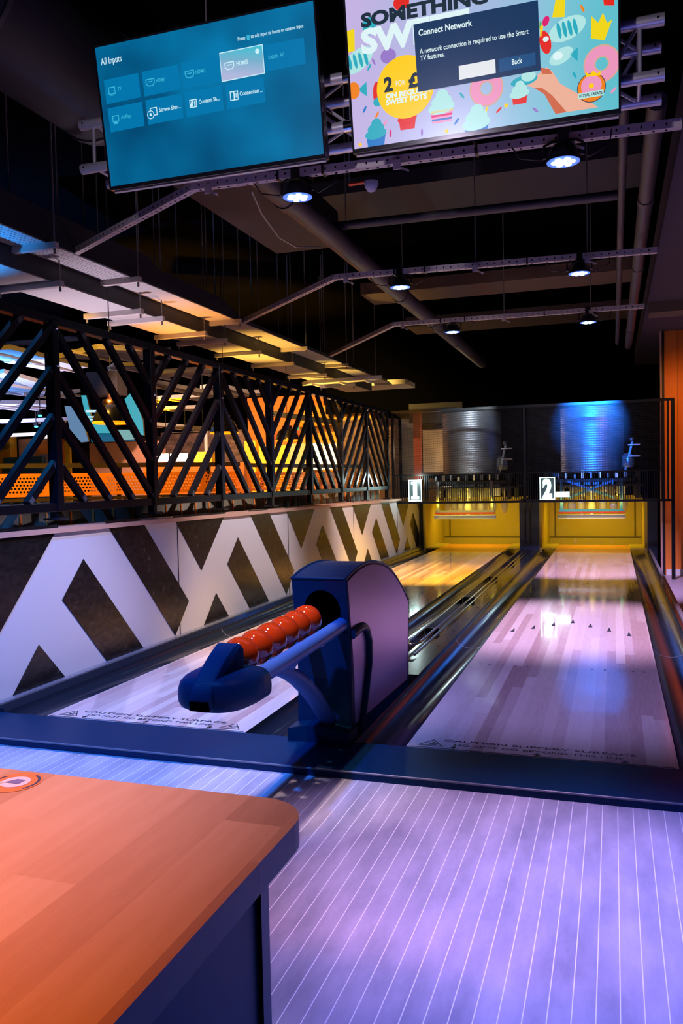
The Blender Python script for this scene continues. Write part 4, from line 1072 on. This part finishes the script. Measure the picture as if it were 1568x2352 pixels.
# perforated orange guard with dark handrail
def guard(P, Q, z0, z1, zr, lab, labr):
    P = Vector((*P, 0)); Q = Vector((*Q, 0)); L = (Q-P).length; d = (Q-P)/L; n_ = d.cross(Vector((0, 0, 1)))
    mb = MB()
    def pt(u, z, k): return P+d*u+Vector((0, 0, z))+n_*k
    # solid border + hex field of holes
    mrg = 0.030
    for (ua, za, ub, zb) in ((0, z0, L, z0+mrg), (0, z1-mrg, L, z1)): mb.add([pt(ua, za, 0), pt(ub, za, 0), pt(ub, zb, 0), pt(ua, zb, 0)], [(0, 1, 2, 3)], M_guard)
    rows = 5; ch = (z1-z0-2*mrg)/rows; cw = ch*1.0; ncol = int(L/cw)
    seg = 16
    for j in range(rows):
        off = (j % 2)*cw*0.5
        mb.add([pt(0, z0+mrg+ch*j, 0), pt(off+1e-4, z0+mrg+ch*j, 0), pt(off+1e-4, z0+mrg+ch*(j+1), 0), pt(0, z0+mrg+ch*(j+1), 0)], [(0, 1, 2, 3)], M_guard)
        for i in range(ncol-1):
            u0 = off+i*cw; cu, cz = u0+cw/2, z0+mrg+ch*(j+0.5)
            solid = (i % 17) > 14
            if solid:
                mb.add([pt(u0, cz-ch/2, 0), pt(u0+cw, cz-ch/2, 0), pt(u0+cw, cz+ch/2, 0), pt(u0, cz+ch/2, 0)], [(0, 1, 2, 3)], M_guard); continue
            vs = []
            for k in range(8):
                a = 2*pi*k/8; c_, s_ = math.cos(a), math.sin(a); m_ = max(abs(c_), abs(s_))
                vs += [pt(cu+c_/m_*cw/2, cz+s_/m_*ch/2, 0), pt(cu+c_*cw*0.34, cz+s_*ch*0.34, 0)]
            mb.add(vs, [(2*k, (2*k+2) % 16, (2*k+3) % 16, 2*k+1) for k in range(8)], M_guard)
    g = mb.build('guard_panel', origin=(P+Q)/2+Vector((0, 0, z0))); tag(g, lab, 'guard panel', 'perforated orange guards')
    so = g.modifiers.new('thick', 'SOLIDIFY'); so.thickness = 0.004; so.offset = 0
    r = thing('handrail', (P+Q)/2+Vector((0, 0, zr)), labr, 'handrail', 'dark handrails')
    MB().bar(P+Vector((0, 0, zr)), Q+Vector((0, 0, zr)), 0.05, 0.045, M_brown).build('bar', r)
    MB().bar(P+Vector((0, 0, z0-0.03)), Q+Vector((0, 0, z0-0.03)), 0.05, 0.03, M_brown).build('lower_bar', r)
    k = 0.35
    while k < L:
        mb = MB(); c = P+d*k; mb.bar(c+Vector((0, 0, z1-0.02))-n_*0.0, c+Vector((0, 0, zr-0.02)), 0.035, 0.035, M_chrome); mb.ball(c+Vector((0, 0, z1+0.005)), 0.022, M_chrome, 10); mb.build('clamp', r)
        mb = MB(); mb.bar(c-n_*0.03+Vector((0, 0, -0.03)), c-n_*0.03+Vector((0, 0, zr)), 0.03, 0.03, M_brown); mb.build('baluster', r)
        k += 1.0
guard((-5.35, 2.08), (-3.14, 5.08), 1.006, 1.228, 1.305, 'orange perforated guard panel behind the nearer half of the steel screen', 'dark handrail above the nearer orange guard panel')
guard((-3.08, 5.16), (-2.62, 8.10), 1.003, 1.215, 1.295, 'orange perforated guard panel behind the far half of the steel screen', 'dark handrail above the far orange guard panel')
# pendants
M_bulb = mat('bulb_glow', (1, 0.8, 0.5), 0.5, emit=lin(255, 170, 50), estr=5)
M_shade = mat('shade_black', (0.012, 0.012, 0.016), 0.22, coat=0.4); M_shadein = mat('shade_inside', (0.9, 0.5, 0.12), 0.4, emit=lin(255, 140, 10), estr=1.6)
p0 = None
for (px_, py_, dd), lb in zip([(257, 972, 6.5), (515, 995, 8.6), (660, 1012, 10.2)], ['black pendant lamp with copper cap nearest the steel screen', 'black pendant lamp between the nearest and the far one', 'black pendant lamp farthest back near the pale doors']):
    c = at_d(px_, py_, dd)
    if p0 is None:
        p0 = thing('pendant_lamp', c, lb, 'pendant lamp', 'pendant lamps'); rr = 0.150
        mb = MB(); mb.lathe([(rr, 0.0), (rr*0.99, 0.012), (rr*0.90, 0.06), (rr*0.74, 0.115), (rr*0.52, 0.145), (rr*0.42, 0.15), (0.0, 0.152)], c, M_shade, 32, cap=False); mb.build('shade', p0)
        mb = MB(); mb.lathe([(rr*0.985, -0.002), (rr*0.97, 0.010), (rr*0.87, 0.058), (rr*0.70, 0.108), (0.0, 0.13)], c, M_shadein, 32, cap=False); mb.lathe([(rr*1.0, -0.004), (rr*1.005, 0.010)], c, mat('rim_glow', (0.9, 0.4, 0.05), 0.4, emit=lin(255, 150, 10), estr=1.2), 32, cap=False); mb.build('lining', p0)
        mb = MB(); mb.lathe([(0.065, 0.150), (0.065, 0.185), (0.03, 0.19), (0.03, 0.24), (0.012, 0.25), (0.0, 0.25)], c, M_copper, 20); mb.build('copper_cap', p0)
        mb = MB(); mb.ball(c+Vector((0, 0, 0.045)), 0.032, M_bulb, 14); mb.build('bulb', p0)
        mb = MB(); mb.tube([c+Vector((0, 0, 0.25)), c+Vector((0, 0, 4.15-c.z))], 0.004, M_black, 6); mb.build('flex', p0)
    else: dup(p0, c, lb)
# ---- far wall things
R3 = [('orange_wall_panel', 572, 905, 742, 1090, 12.6, 0.15, M_oboard, 'bright orange wall panel behind the middle of the steel screen', 'wall panel'),
      ('amber_wall_panel', 690, 925, 858, 1090, 12.4, 0.15, mat('amber_panel', (0.80, 0.36, 0.02), 0.6), 'amber wall panel crossed by black bars, left of the dark brick end', 'wall panel'),
      ('salmon_partition', 208, 1012, 372, 1110, 10.6, 0.12, M_salmon, 'salmon partition below the teal screens', 'partition'),
      ('salmon_partition', 44, 1006, 108, 1058, 10.6, 0.12, M_salmon, 'small salmon partition at the left below the white light strip', 'partition'),
      ('orange_column', 84, 1008, 143, 1100, 10.4, 0.2, M_oboard, 'orange column behind the nearest post', 'column'),
      ('brick_wall_panel', 372, 986, 562, 1100, 11.70, 0.1, M_brick, 'brown brick wall panel behind the white hot counter lights', 'wall panel'),
      ('yellow_pole', 151, 998, 159, 1120, 10.0, 0.05, M_yellow, 'thin yellow pole right of the nearest post', 'pole'),
      ('orange_column', -10, 1000, 22, 1060, 10.3, 0.2, mat('amber_panel'), 'amber column at the left edge beyond the screen', 'column'),
      ('yellow_cabinet', 446, 1037, 486, 1090, 10.4, 0.4, M_yellow, 'small yellow cabinet right of the white hot counter light', 'cabinet'),
      ('yellow_door', 562, 1012, 586, 1070, 11.6, 0.1, M_yellow, 'narrow yellow door left of the wide yellow cupboards', 'door'),
      ('yellow_cupboard', 595, 1022, 640, 1082, 11.4, 0.3, M_yellow, 'wide yellow cupboard, left one of the pair', 'cupboard'),
      ('yellow_cupboard', 641, 1022, 664, 1082, 11.4, 0.3, M_yellow, 'narrower yellow cupboard beside the pale doors', 'cupboard'),
      ('pale_door', 665, 1018, 705, 1082, 11.4, 0.2, M_palewood, 'pale wooden door left of the lit white panes', 'door'),
      ('brick_pier', 788, 960, 905, 1110, 11.0, 0.3, M_brick, 'dark brick pier behind the far end of the steel screen', 'pier'),
      ('bar_counter', 330, 1062, 560, 1105, 9.9, 0.3, M_oboard, 'orange counter front under the white hot lights', 'counter'),
      ('blue_bench', 8, 1048, 96, 1068, 9.6, 0.4, M_bluep, 'blue upholstered bench below the salmon partition', 'bench'),
      ('lilac_panel', 91, 1042, 110, 1068, 9.7, 0.05, mat('lilac_paint', (0.34, 0.33, 0.62), 0.5), 'small lilac panel behind the nearest post', 'panel')]
for a in R3:
    o = fbox(*a)
    zmin = o.location.z
    if a[0] not in ('red_roof_panel',):
        for v in o.data.vertices:
            if v.co.z < 1e-4: v.co.z = -0.03-zmin
# black bars over the amber panel
def along(name, pts, w_, h_, m, label, cat, group=None):
    mb = MB()
    for a, b in zip(pts, pts[1:]): mb.bar(at_d(*a), at_d(*b), w_, h_, m)
    return tag(mb.build(name), label, cat, group)
c = at_y(690, 960, 12.35); along('window_bar', [(625, 950, 15.9), (880, 985, 16.4)], 0.10, 0.10, M_black, 'sloping black bar in front of the orange and amber panels', 'bar')
M_glow = mat('lit_panes', (0.9, 0.8, 0.6), 0.4, emit=lin(255, 236, 196), estr=1.5)
M_hot = mat('hot_tube', (1, 0.9, 0.7), 0.4, emit=(1.0, 0.78, 0.40), estr=9)
M_coolglow = mat('white_strip', (0.9, 0.9, 0.95), 0.4, emit=lin(235, 232, 240), estr=1.2)
for a in [('lit_pane', 708, 1017, 738, 1080, 11.4, 0.05, M_glow, 'glowing white pane right of the pale door', 'lit pane', 'lit panes'), ('lit_pane', 743, 1019, 770, 1078, 11.35, 0.05, M_glow, 'second glowing pane, beside the brick pier', 'lit pane', 'lit panes'),
          ('counter_light', 351, 1042, 383, 1061, 9.9, 0.06, M_hot, 'white hot counter light, left one of two', 'light', 'counter lights'), ('counter_light', 391, 1041, 427, 1060, 9.9, 0.06, M_hot, 'white hot counter light, one beside the yellow cabinet', 'light', 'counter lights'),
          ('light_strip', 18, 993, 80, 1003, 10.2, 0.1, M_coolglow, 'white light strip above the salmon partition at the left', 'light strip', 'white light strips'), ('light_strip', 92, 999, 108, 1007, 10.1, 0.1, M_coolglow, 'short white light strip behind the nearest post', 'light strip', 'white light strips')]: fbox(*a)
# hanging screens with teal pictures
M_teal = em('teal_screen', (62, 168, 186)); M_teal2 = em('teal_screen_dark', (20, 92, 126)); M_bluegrey = em('bluegrey_screen', (96, 130, 168))
def hang_screen(pts, d, m, label, extra=None):
    q = [at_d(x, y, d if not isinstance(d, (list, tuple)) else d[i]) for i, (x, y) in enumerate(pts)]
    nrm = (q[1]-q[0]).cross(q[3]-q[0]).normalized()
    if nrm.dot(CAM-q[0]) < 0: nrm = -nrm
    t_ = thing('hanging_screen', sum(q, Vector())/len(q), label, 'screen', 'screens hung in the room beyond')
    mb = MB(); mb.prism([p-nrm*0.004 for p in q], -nrm*0.06, M_black); mb.build('back_case', t_)
    mb = MB(); mb.poly(q, m)
    mb.build('picture', t_)
    if extra:
        mb = MB()
        for k_, (x0, y0, x1, y1) in enumerate(extra):
            mb.prism([at_d(x0, y0, d-0.03), at_d(x1, y0, d-0.03), at_d(x1, y1, d-0.03), at_d(x0, y1, d-0.03)], nrm*-0.003, Tw)
        mb.build('writing', t_)
hang_screen([(148, 932), (178, 935), (204, 1014), (186, 1016), (160, 985)], 10.0, M_bluegrey, 'blue grey hanging screen left of the nearest pendant')
hang_screen([(186, 908), (198, 908), (212, 970), (262, 975), (262, 995), (205, 995)], 9.8, M_teal, 'teal hanging screen with white writing behind the nearest pendant', [(197, 942, 222, 947), (199, 956, 216, 959), (200, 962, 214, 965)])
hang_screen([(286, 917), (302, 900), (328, 965), (330, 1000), (322, 998), (305, 968)], 9.6, M_teal, 'teal hanging screen right of the nearest pendant')
hang_screen([(206, 990), (262, 986), (312, 998), (318, 1012), (210, 1016)], 9.9, M_teal2, 'dark teal low screen under the nearest pendant')
hang_screen([(262, 987), (300, 987), (316, 1008), (272, 1012)], 9.7, em('pale_teal', (120, 170, 172)), 'pale teal low screen beside the nearest post of the V')
# ceiling trays of the far room
M_tray = mat('tray_pale', (0.66, 0.62, 0.58), 0.6, spec=0.2)
TR = [([(-30, 800, 8.5), (60, 822, 9.2)], 0.55, 'M', 'pale ceiling tray at the upper left lit blue'), ([(45, 822, 9.4), (165, 845, 10.0)], 0.6, 'M', 'pale ceiling tray beside the nearest post, lit lilac'),
      ([(-30, 858, 10.2), (85, 890, 10.8)], 0.7, 'M', 'pale ceiling tray below the blue one at the left'), ([(-30, 892, 11), (100, 905, 11.3)], 0.5, 'M', 'pale ceiling tray third down at the left'),
      ([(-30, 930, 11.6), (108, 930, 12.0)], 0.9, 'M', 'pale ceiling tray fourth down at the left'), ([(0, 968, 12.6), (170, 962, 12.8)], 0.12, 'M', 'thin pale ceiling tray just above the white light strip'),
      ([(125, 905, 11.6), (170, 900, 11.8)], 0.4, 'M', 'short pale ceiling tray right of the nearest post'),
      ([(178, 807, 8.0), (345, 815, 8.6)], 0.75, 'M', 'broad tan ceiling tray above the nearest pendant'), ([(255, 842, 9.6), (345, 842, 9.8)], 0.35, 'M', 'narrow tan ceiling tray below the broad one'),
      ([(340, 860, 9.4), (490, 850, 9.8)], 0.50, 'M', 'amber lit ceiling tray, topmost between the first two V posts'), ([(340, 878, 10.2), (490, 908, 10.6)], 0.32, 'M', 'amber lit ceiling tray, second from the top between the V posts'),
      ([(342, 917, 11.4), (460, 910, 11.6)], 0.30, 'M', 'amber lit ceiling tray, third from the top between the V posts'), ([(344, 940, 12.0), (450, 936, 12.2)], 0.28, 'M', 'amber lit ceiling tray, fourth from the top between the V posts'),
      ([(344, 973, 12.8), (470, 985, 13.0)], 0.22, 'M', 'amber lit ceiling tray, lowest between the V posts'), ([(478, 886, 11.0), (560, 905, 11.4)], 0.4, 'M', 'tan ceiling tray right of the second apex post'),
      ([(525, 905, 11.8), (600, 900, 12)], 0.2, 'M', 'thin tan ceiling tray over the orange panel'), ([(700, 880, 11.4), (868, 868, 11.8)], 0.25, 'M', 'long pale tray under the far end of the ducts')]
for pts, w_, m_, lab in TR:
    a, b = at_d(*pts[0]), at_d(*pts[1]); mb = MB(); mb.bar(a, b, w_, 0.05, M_tray)
    for k in range(3):
        c = a.lerp(b, 0.15+0.35*k); mb.bar(c+Vector((0, -w_*0.5, -0.035)), c+Vector((0, w_*0.5, -0.035)), 0.03, 0.03, M_strut)
    tag(mb.build('ceiling_tray'), lab, 'ceiling tray', 'ceiling trays beyond the low wall')
fbox('roof_beam', 0, 770, 180, 790, 9.0, 0.3, M_ductside, 'dark roof beam at the upper left beyond the screen', 'beam')
fbox('dark_speaker', 200, 850, 268, 910, 8.6, 0.3, mat('speaker_brown', (0.012, 0.009, 0.009), 0.7), 'dark box loudspeaker hanging above the nearest pendant', 'loudspeaker')
fbox('red_roof_panel', 570, 908, 690, 965, 12.9, 0.1, mat('dark_red', (0.10, 0.02, 0.015), 0.7), 'dark red upper wall panel above the orange one', 'wall panel')
fbox('white_conduit', 470, 990, 475, 1045, 11.66, 0.05, M_white, 'thin pale conduit on the brick above the yellow cabinet', 'conduit')
fbox('tinsel_bar', 375, 991, 455, 994, 11.6, 0.11, M_white, 'thin white bar across the brick wall', 'bar')
# small cyan spot lamps far away
M_cy = mat('cyan_led', (0.1, 0.8, 1), 0.3, emit=lin(60, 220, 255), estr=3)
l0 = None
for (px_, py_, dd), lb in zip([(361, 953, 11), (465, 921, 10.5), (381, 1003, 12.5), (425, 993, 12), (466, 1000, 12.2), (92, 955, 11.2), (83, 980, 12.4)],
        ['tiny cyan lamp below the fourth amber tray', 'tiny cyan lamp left of the second apex post', 'tiny cyan lamp low at the left end of the white bar', 'tiny cyan lamp on the white bar', 'tiny cyan lamp by the pale conduit', 'tiny cyan lamp left of the nearest post', 'tiny cyan lamp above the white light strip']):
    c = at_d(px_, py_, dd)
    if l0 is None:
        l0 = thing('far_spot', c, lb, 'spot lamp', 'far cyan spot lamps'); mb = MB(); mb.ball(c, 0.028, M_cy, 10, (1, 1, 0.6)); mb.build('lens', l0); mb = MB(); mb.lathe([(0.035, 0.012), (0.03, 0.07), (0.0, 0.075)], c, M_black, 12); mb.tube([c+Vector((0, 0, 0.07)), c+Vector((0, 0, 0.4))], 0.006, M_black, 6); mb.build('housing', l0)
    else: dup(l0, c, lb)
fbox('exit_sign', 674, 978, 684, 988, 11.8, 0.04, em('green_sign', (40, 190, 140), 1.2), 'small green lit sign in front of the orange panel', 'sign')

# ================================================================== LIGHTS
def light(kind, loc, col, watts, size=0.1, aim=None, spot=60, blend=0.5, sy=None):
    d = bpy.data.lights.new('light_'+kind.lower(), kind); d.color = col; d.energy = watts
    o = bpy.data.objects.new('light_'+kind.lower(), d); COL.objects.link(o); o.location = loc
    if kind == 'AREA':
        d.size = size
        if sy: d.shape = 'RECTANGLE'; d.size_y = sy
    else: d.shadow_soft_size = size
    if kind == 'SPOT': d.spot_size = math.radians(spot); d.spot_blend = blend
    if aim is not None: o.rotation_euler = (Vector(aim)-Vector(loc)).to_track_quat('-Z', 'Y').to_euler()
    return o
PUR = (0.62, 0.36, 1.0); VIO = (0.42, 0.30, 1.0); BLU = (0.04, 0.16, 1.0); WARM = (1.0, 0.50, 0.10); YEL = (1.0, 0.72, 0.05); ORA = (1.0, 0.30, 0.03)
# approach: lilac and blue floods over the approach, above the frame
light('SPOT', (0.55, -0.7, 3.3), (0.72, 0.46, 1.0), 620, 0.06, (0.50, -0.95, 0), 33, 1.0)
light('SPOT', (-1.0, -1.9, 3.3), (0.03, 0.20, 1.0), 1000, 0.06, (-1.60, -0.1, 0.1), 58, 0.7)
light('SPOT', (1.75, -1.7, 2.95), (0.02, 0.14, 1.0), 520, 0.06, (1.70, -1.7, 0), 66, 0.7)
light('SPOT', (-0.4, -1.0, 3.3), (0.84, 0.58, 1.0), 420, 0.06, (-0.25, -2.18, 0.7), 32, 0.9)
light('SPOT', (-0.75, -0.9, 3.3), (1.0, 0.72, 0.72), 260, 0.05, (-0.38, -0.48, 0.5), 19, 0.6)  # unseen spot added to brighten the balls on the rack
light('SPOT', (-0.3, -2.7, 2.6), (0.85, 0.74, 1.0), 120, 0.06, (-0.3, 0.6, 2.75), 64, 0.8)  # unseen fill added to lift the truss and bars, in place of bounce
# stage lights on the bars
LZ = 2.560
def stage(i, col, w_, aim, ang, bl=0.7): light('SPOT', (LAMPS[i][0], LAMPS[i][1], LZ), col, w_, 0.03, aim, ang, bl)
stage(0, (0.42, 0.34, 1.0), 190, (0.50, 1.3, 0), 64)
stage(1, (0.82, 0.70, 1.0), 280, (-1.40, 0.45, 0), 68)
stage(2, (0.84, 0.56, 1.0), 700, (0.52, 3.0, 0), 60)
stage(3, (1.0, 0.56, 0.11), 520, (-1.20, 2.25, 0), 46)
stage(3, (0.95, 0.82, 0.92), 260, (-2.1, 3.0, 0.45), 62)  # extra neutral beam added to wash the chevron wall
stage(4, (0.78, 0.50, 1.0), 900, (0.50, 7.1, 0), 56)
stage(5, (1.0, 0.52, 0.05), 1200, (-1.22, 6.0, 0), 50)
stage(5, (1.0, 0.80, 0.80), 300, (-2.1, 6.4, 0.45), 62)  # second added beam, a pale wash for the wall's far stretch
# lights on the drums
light('SPOT', (0.56, 5.35, 2.55), (0.01, 0.18, 1.0), 4200, 0.03, (0.52, 9.1, 1.5), 21, 0.7)
light('SPOT', (-0.9, 5.9, 2.70), (0.75, 0.88, 1.0), 420, 0.05, (-1.25, 9.2, 1.65), 22, 0.6)
# pit lights
for li, (x0, lab) in enumerate(LANES):
    light('AREA', (x0+W/2, 9.95, 0.73), YEL, 12, 0.9, (x0+W/2, 10.2, 0), sy=0.25)
    light('AREA', (x0+W/2, 8.62, 0.73), YEL, 4, 0.9, (x0+W/2, 9.6, 0.35), sy=0.1)
# table: orange spot from the seating side
light('SPOT', (-0.5, -4.3, 2.3), (1.0, 0.27, 0.02), 560, 0.15, (-0.15, -3.12, 0.7), 40, 1.0)
# sign glow on the wall ledge
light('POINT', (-1.85, 7.9, 1.10), (0.75, 1.0, 0.97), 9, 0.05)
# far room: unseen up-lights under the ducts and trays, then spots added to brighten guards and far walls
for loc, aim, col, w_, ang in [((-3.55, 0.75, 1.7), (-3.25, 0.85, 3), (0.01, 0.30, 1.0), 190, 72), ((-3.2, 2.5, 1.5), (-3.05, 2.5, 3), (0.80, 0.66, 0.90), 60, 100), ((-3.0, 3.7, 1.9), (-2.95, 3.5, 3), (1.0, 0.40, 0.08), 46, 90),
        ((-3.05, 5.4, 1.7), (-3.0, 5.4, 3), (1.0, 0.54, 0.08), 80, 84), ((-3.05, 7.6, 1.7), (-3.0, 7.8, 3), (1.0, 0.58, 0.08), 80, 84), ((-6.5, 3.6, 1.2), (-6.5, 4.2, 3), (0.06, 0.30, 1.0), 800, 110), ((-8.0, 6.2, 1.2), (-8.0, 6.6, 3), (0.40, 0.45, 1.0), 600, 110),
        ((-5.4, 6.6, 1.4), (-5.4, 7.0, 3), (1.0, 0.44, 0.0), 1000, 70), ((-5.0, 9.2, 1.4), (-5.0, 9.6, 3), (1.0, 0.46, 0.0), 1000, 70), ((-5.8, 4.8, 1.6), (-5.8, 5.2, 3), (1.0, 0.66, 0.50), 60, 110)]:
    light('SPOT', loc, col, w_, 0.03, aim, ang, 0.7)
for loc, aim, col, w_, ang in [((-2.9, 1.6, 2.45), (-4.3, 3.5, 1.1), (1.0, 0.50, 0.04), 420, 80), ((-2.5, 4.4, 2.4), (-3.0, 6.4, 1.1), (1.0, 0.42, 0.04), 200, 80), ((-4.2, 8.6, 3.4), (-4.6, 12.5, 1.6), (1.0, 0.55, 0.12), 1000, 80), ((-3.2, 8.8, 3.3), (-2.9, 12.4, 1.6), (1.0, 0.60, 0.10), 260, 60),
        ((-6.2, 7.4, 3.3), (-6.8, 10.6, 1.5), (1.0, 0.58, 0.42), 800, 70), ((-4.6, 5.0, 3.4), (-5.2, 10.0, 1.0), (1.0, 0.60, 0.40), 420, 70)]:
    light('SPOT', loc, col, w_, 0.03, aim, ang, 0.8)
light('POINT', (-1.95, 11.2, 1.6), (1.0, 0.72, 0.45), 18, 0.1)
light('SPOT', (2.2, 7.0, 2.6), (1.0, 0.34, 0.02), 85, 0.2, (1.65, 8.7, 1.7), 66, 1.0)
# faint ceiling wash
light('AREA', (0.0, 4.0, 1.6), (0.75, 0.62, 0.9), 2.5, 3.0, (0.0, 4.0, 4.0))


# ================================================================== RENDER SETTINGS
w = bpy.data.worlds.new('world'); sc.world = w; w.use_nodes = True
w.node_tree.nodes['Background'].inputs[0].default_value = (0.25, 0.3, 0.6, 1); w.node_tree.nodes['Background'].inputs[1].default_value = 0.002
sc.view_settings.view_transform = 'Standard'; sc.view_settings.look = 'None'; sc.view_settings.gamma = 1; sc.view_settings.use_curve_mapping = False
sc.view_settings.exposure = 0
cy = sc.cycles
cy.max_bounces = 6; cy.diffuse_bounces = 3; cy.glossy_bounces = 4; cy.sample_clamp_indirect = 4; cy.caustics_reflective = False; cy.caustics_refractive = False
cy.use_denoising = True
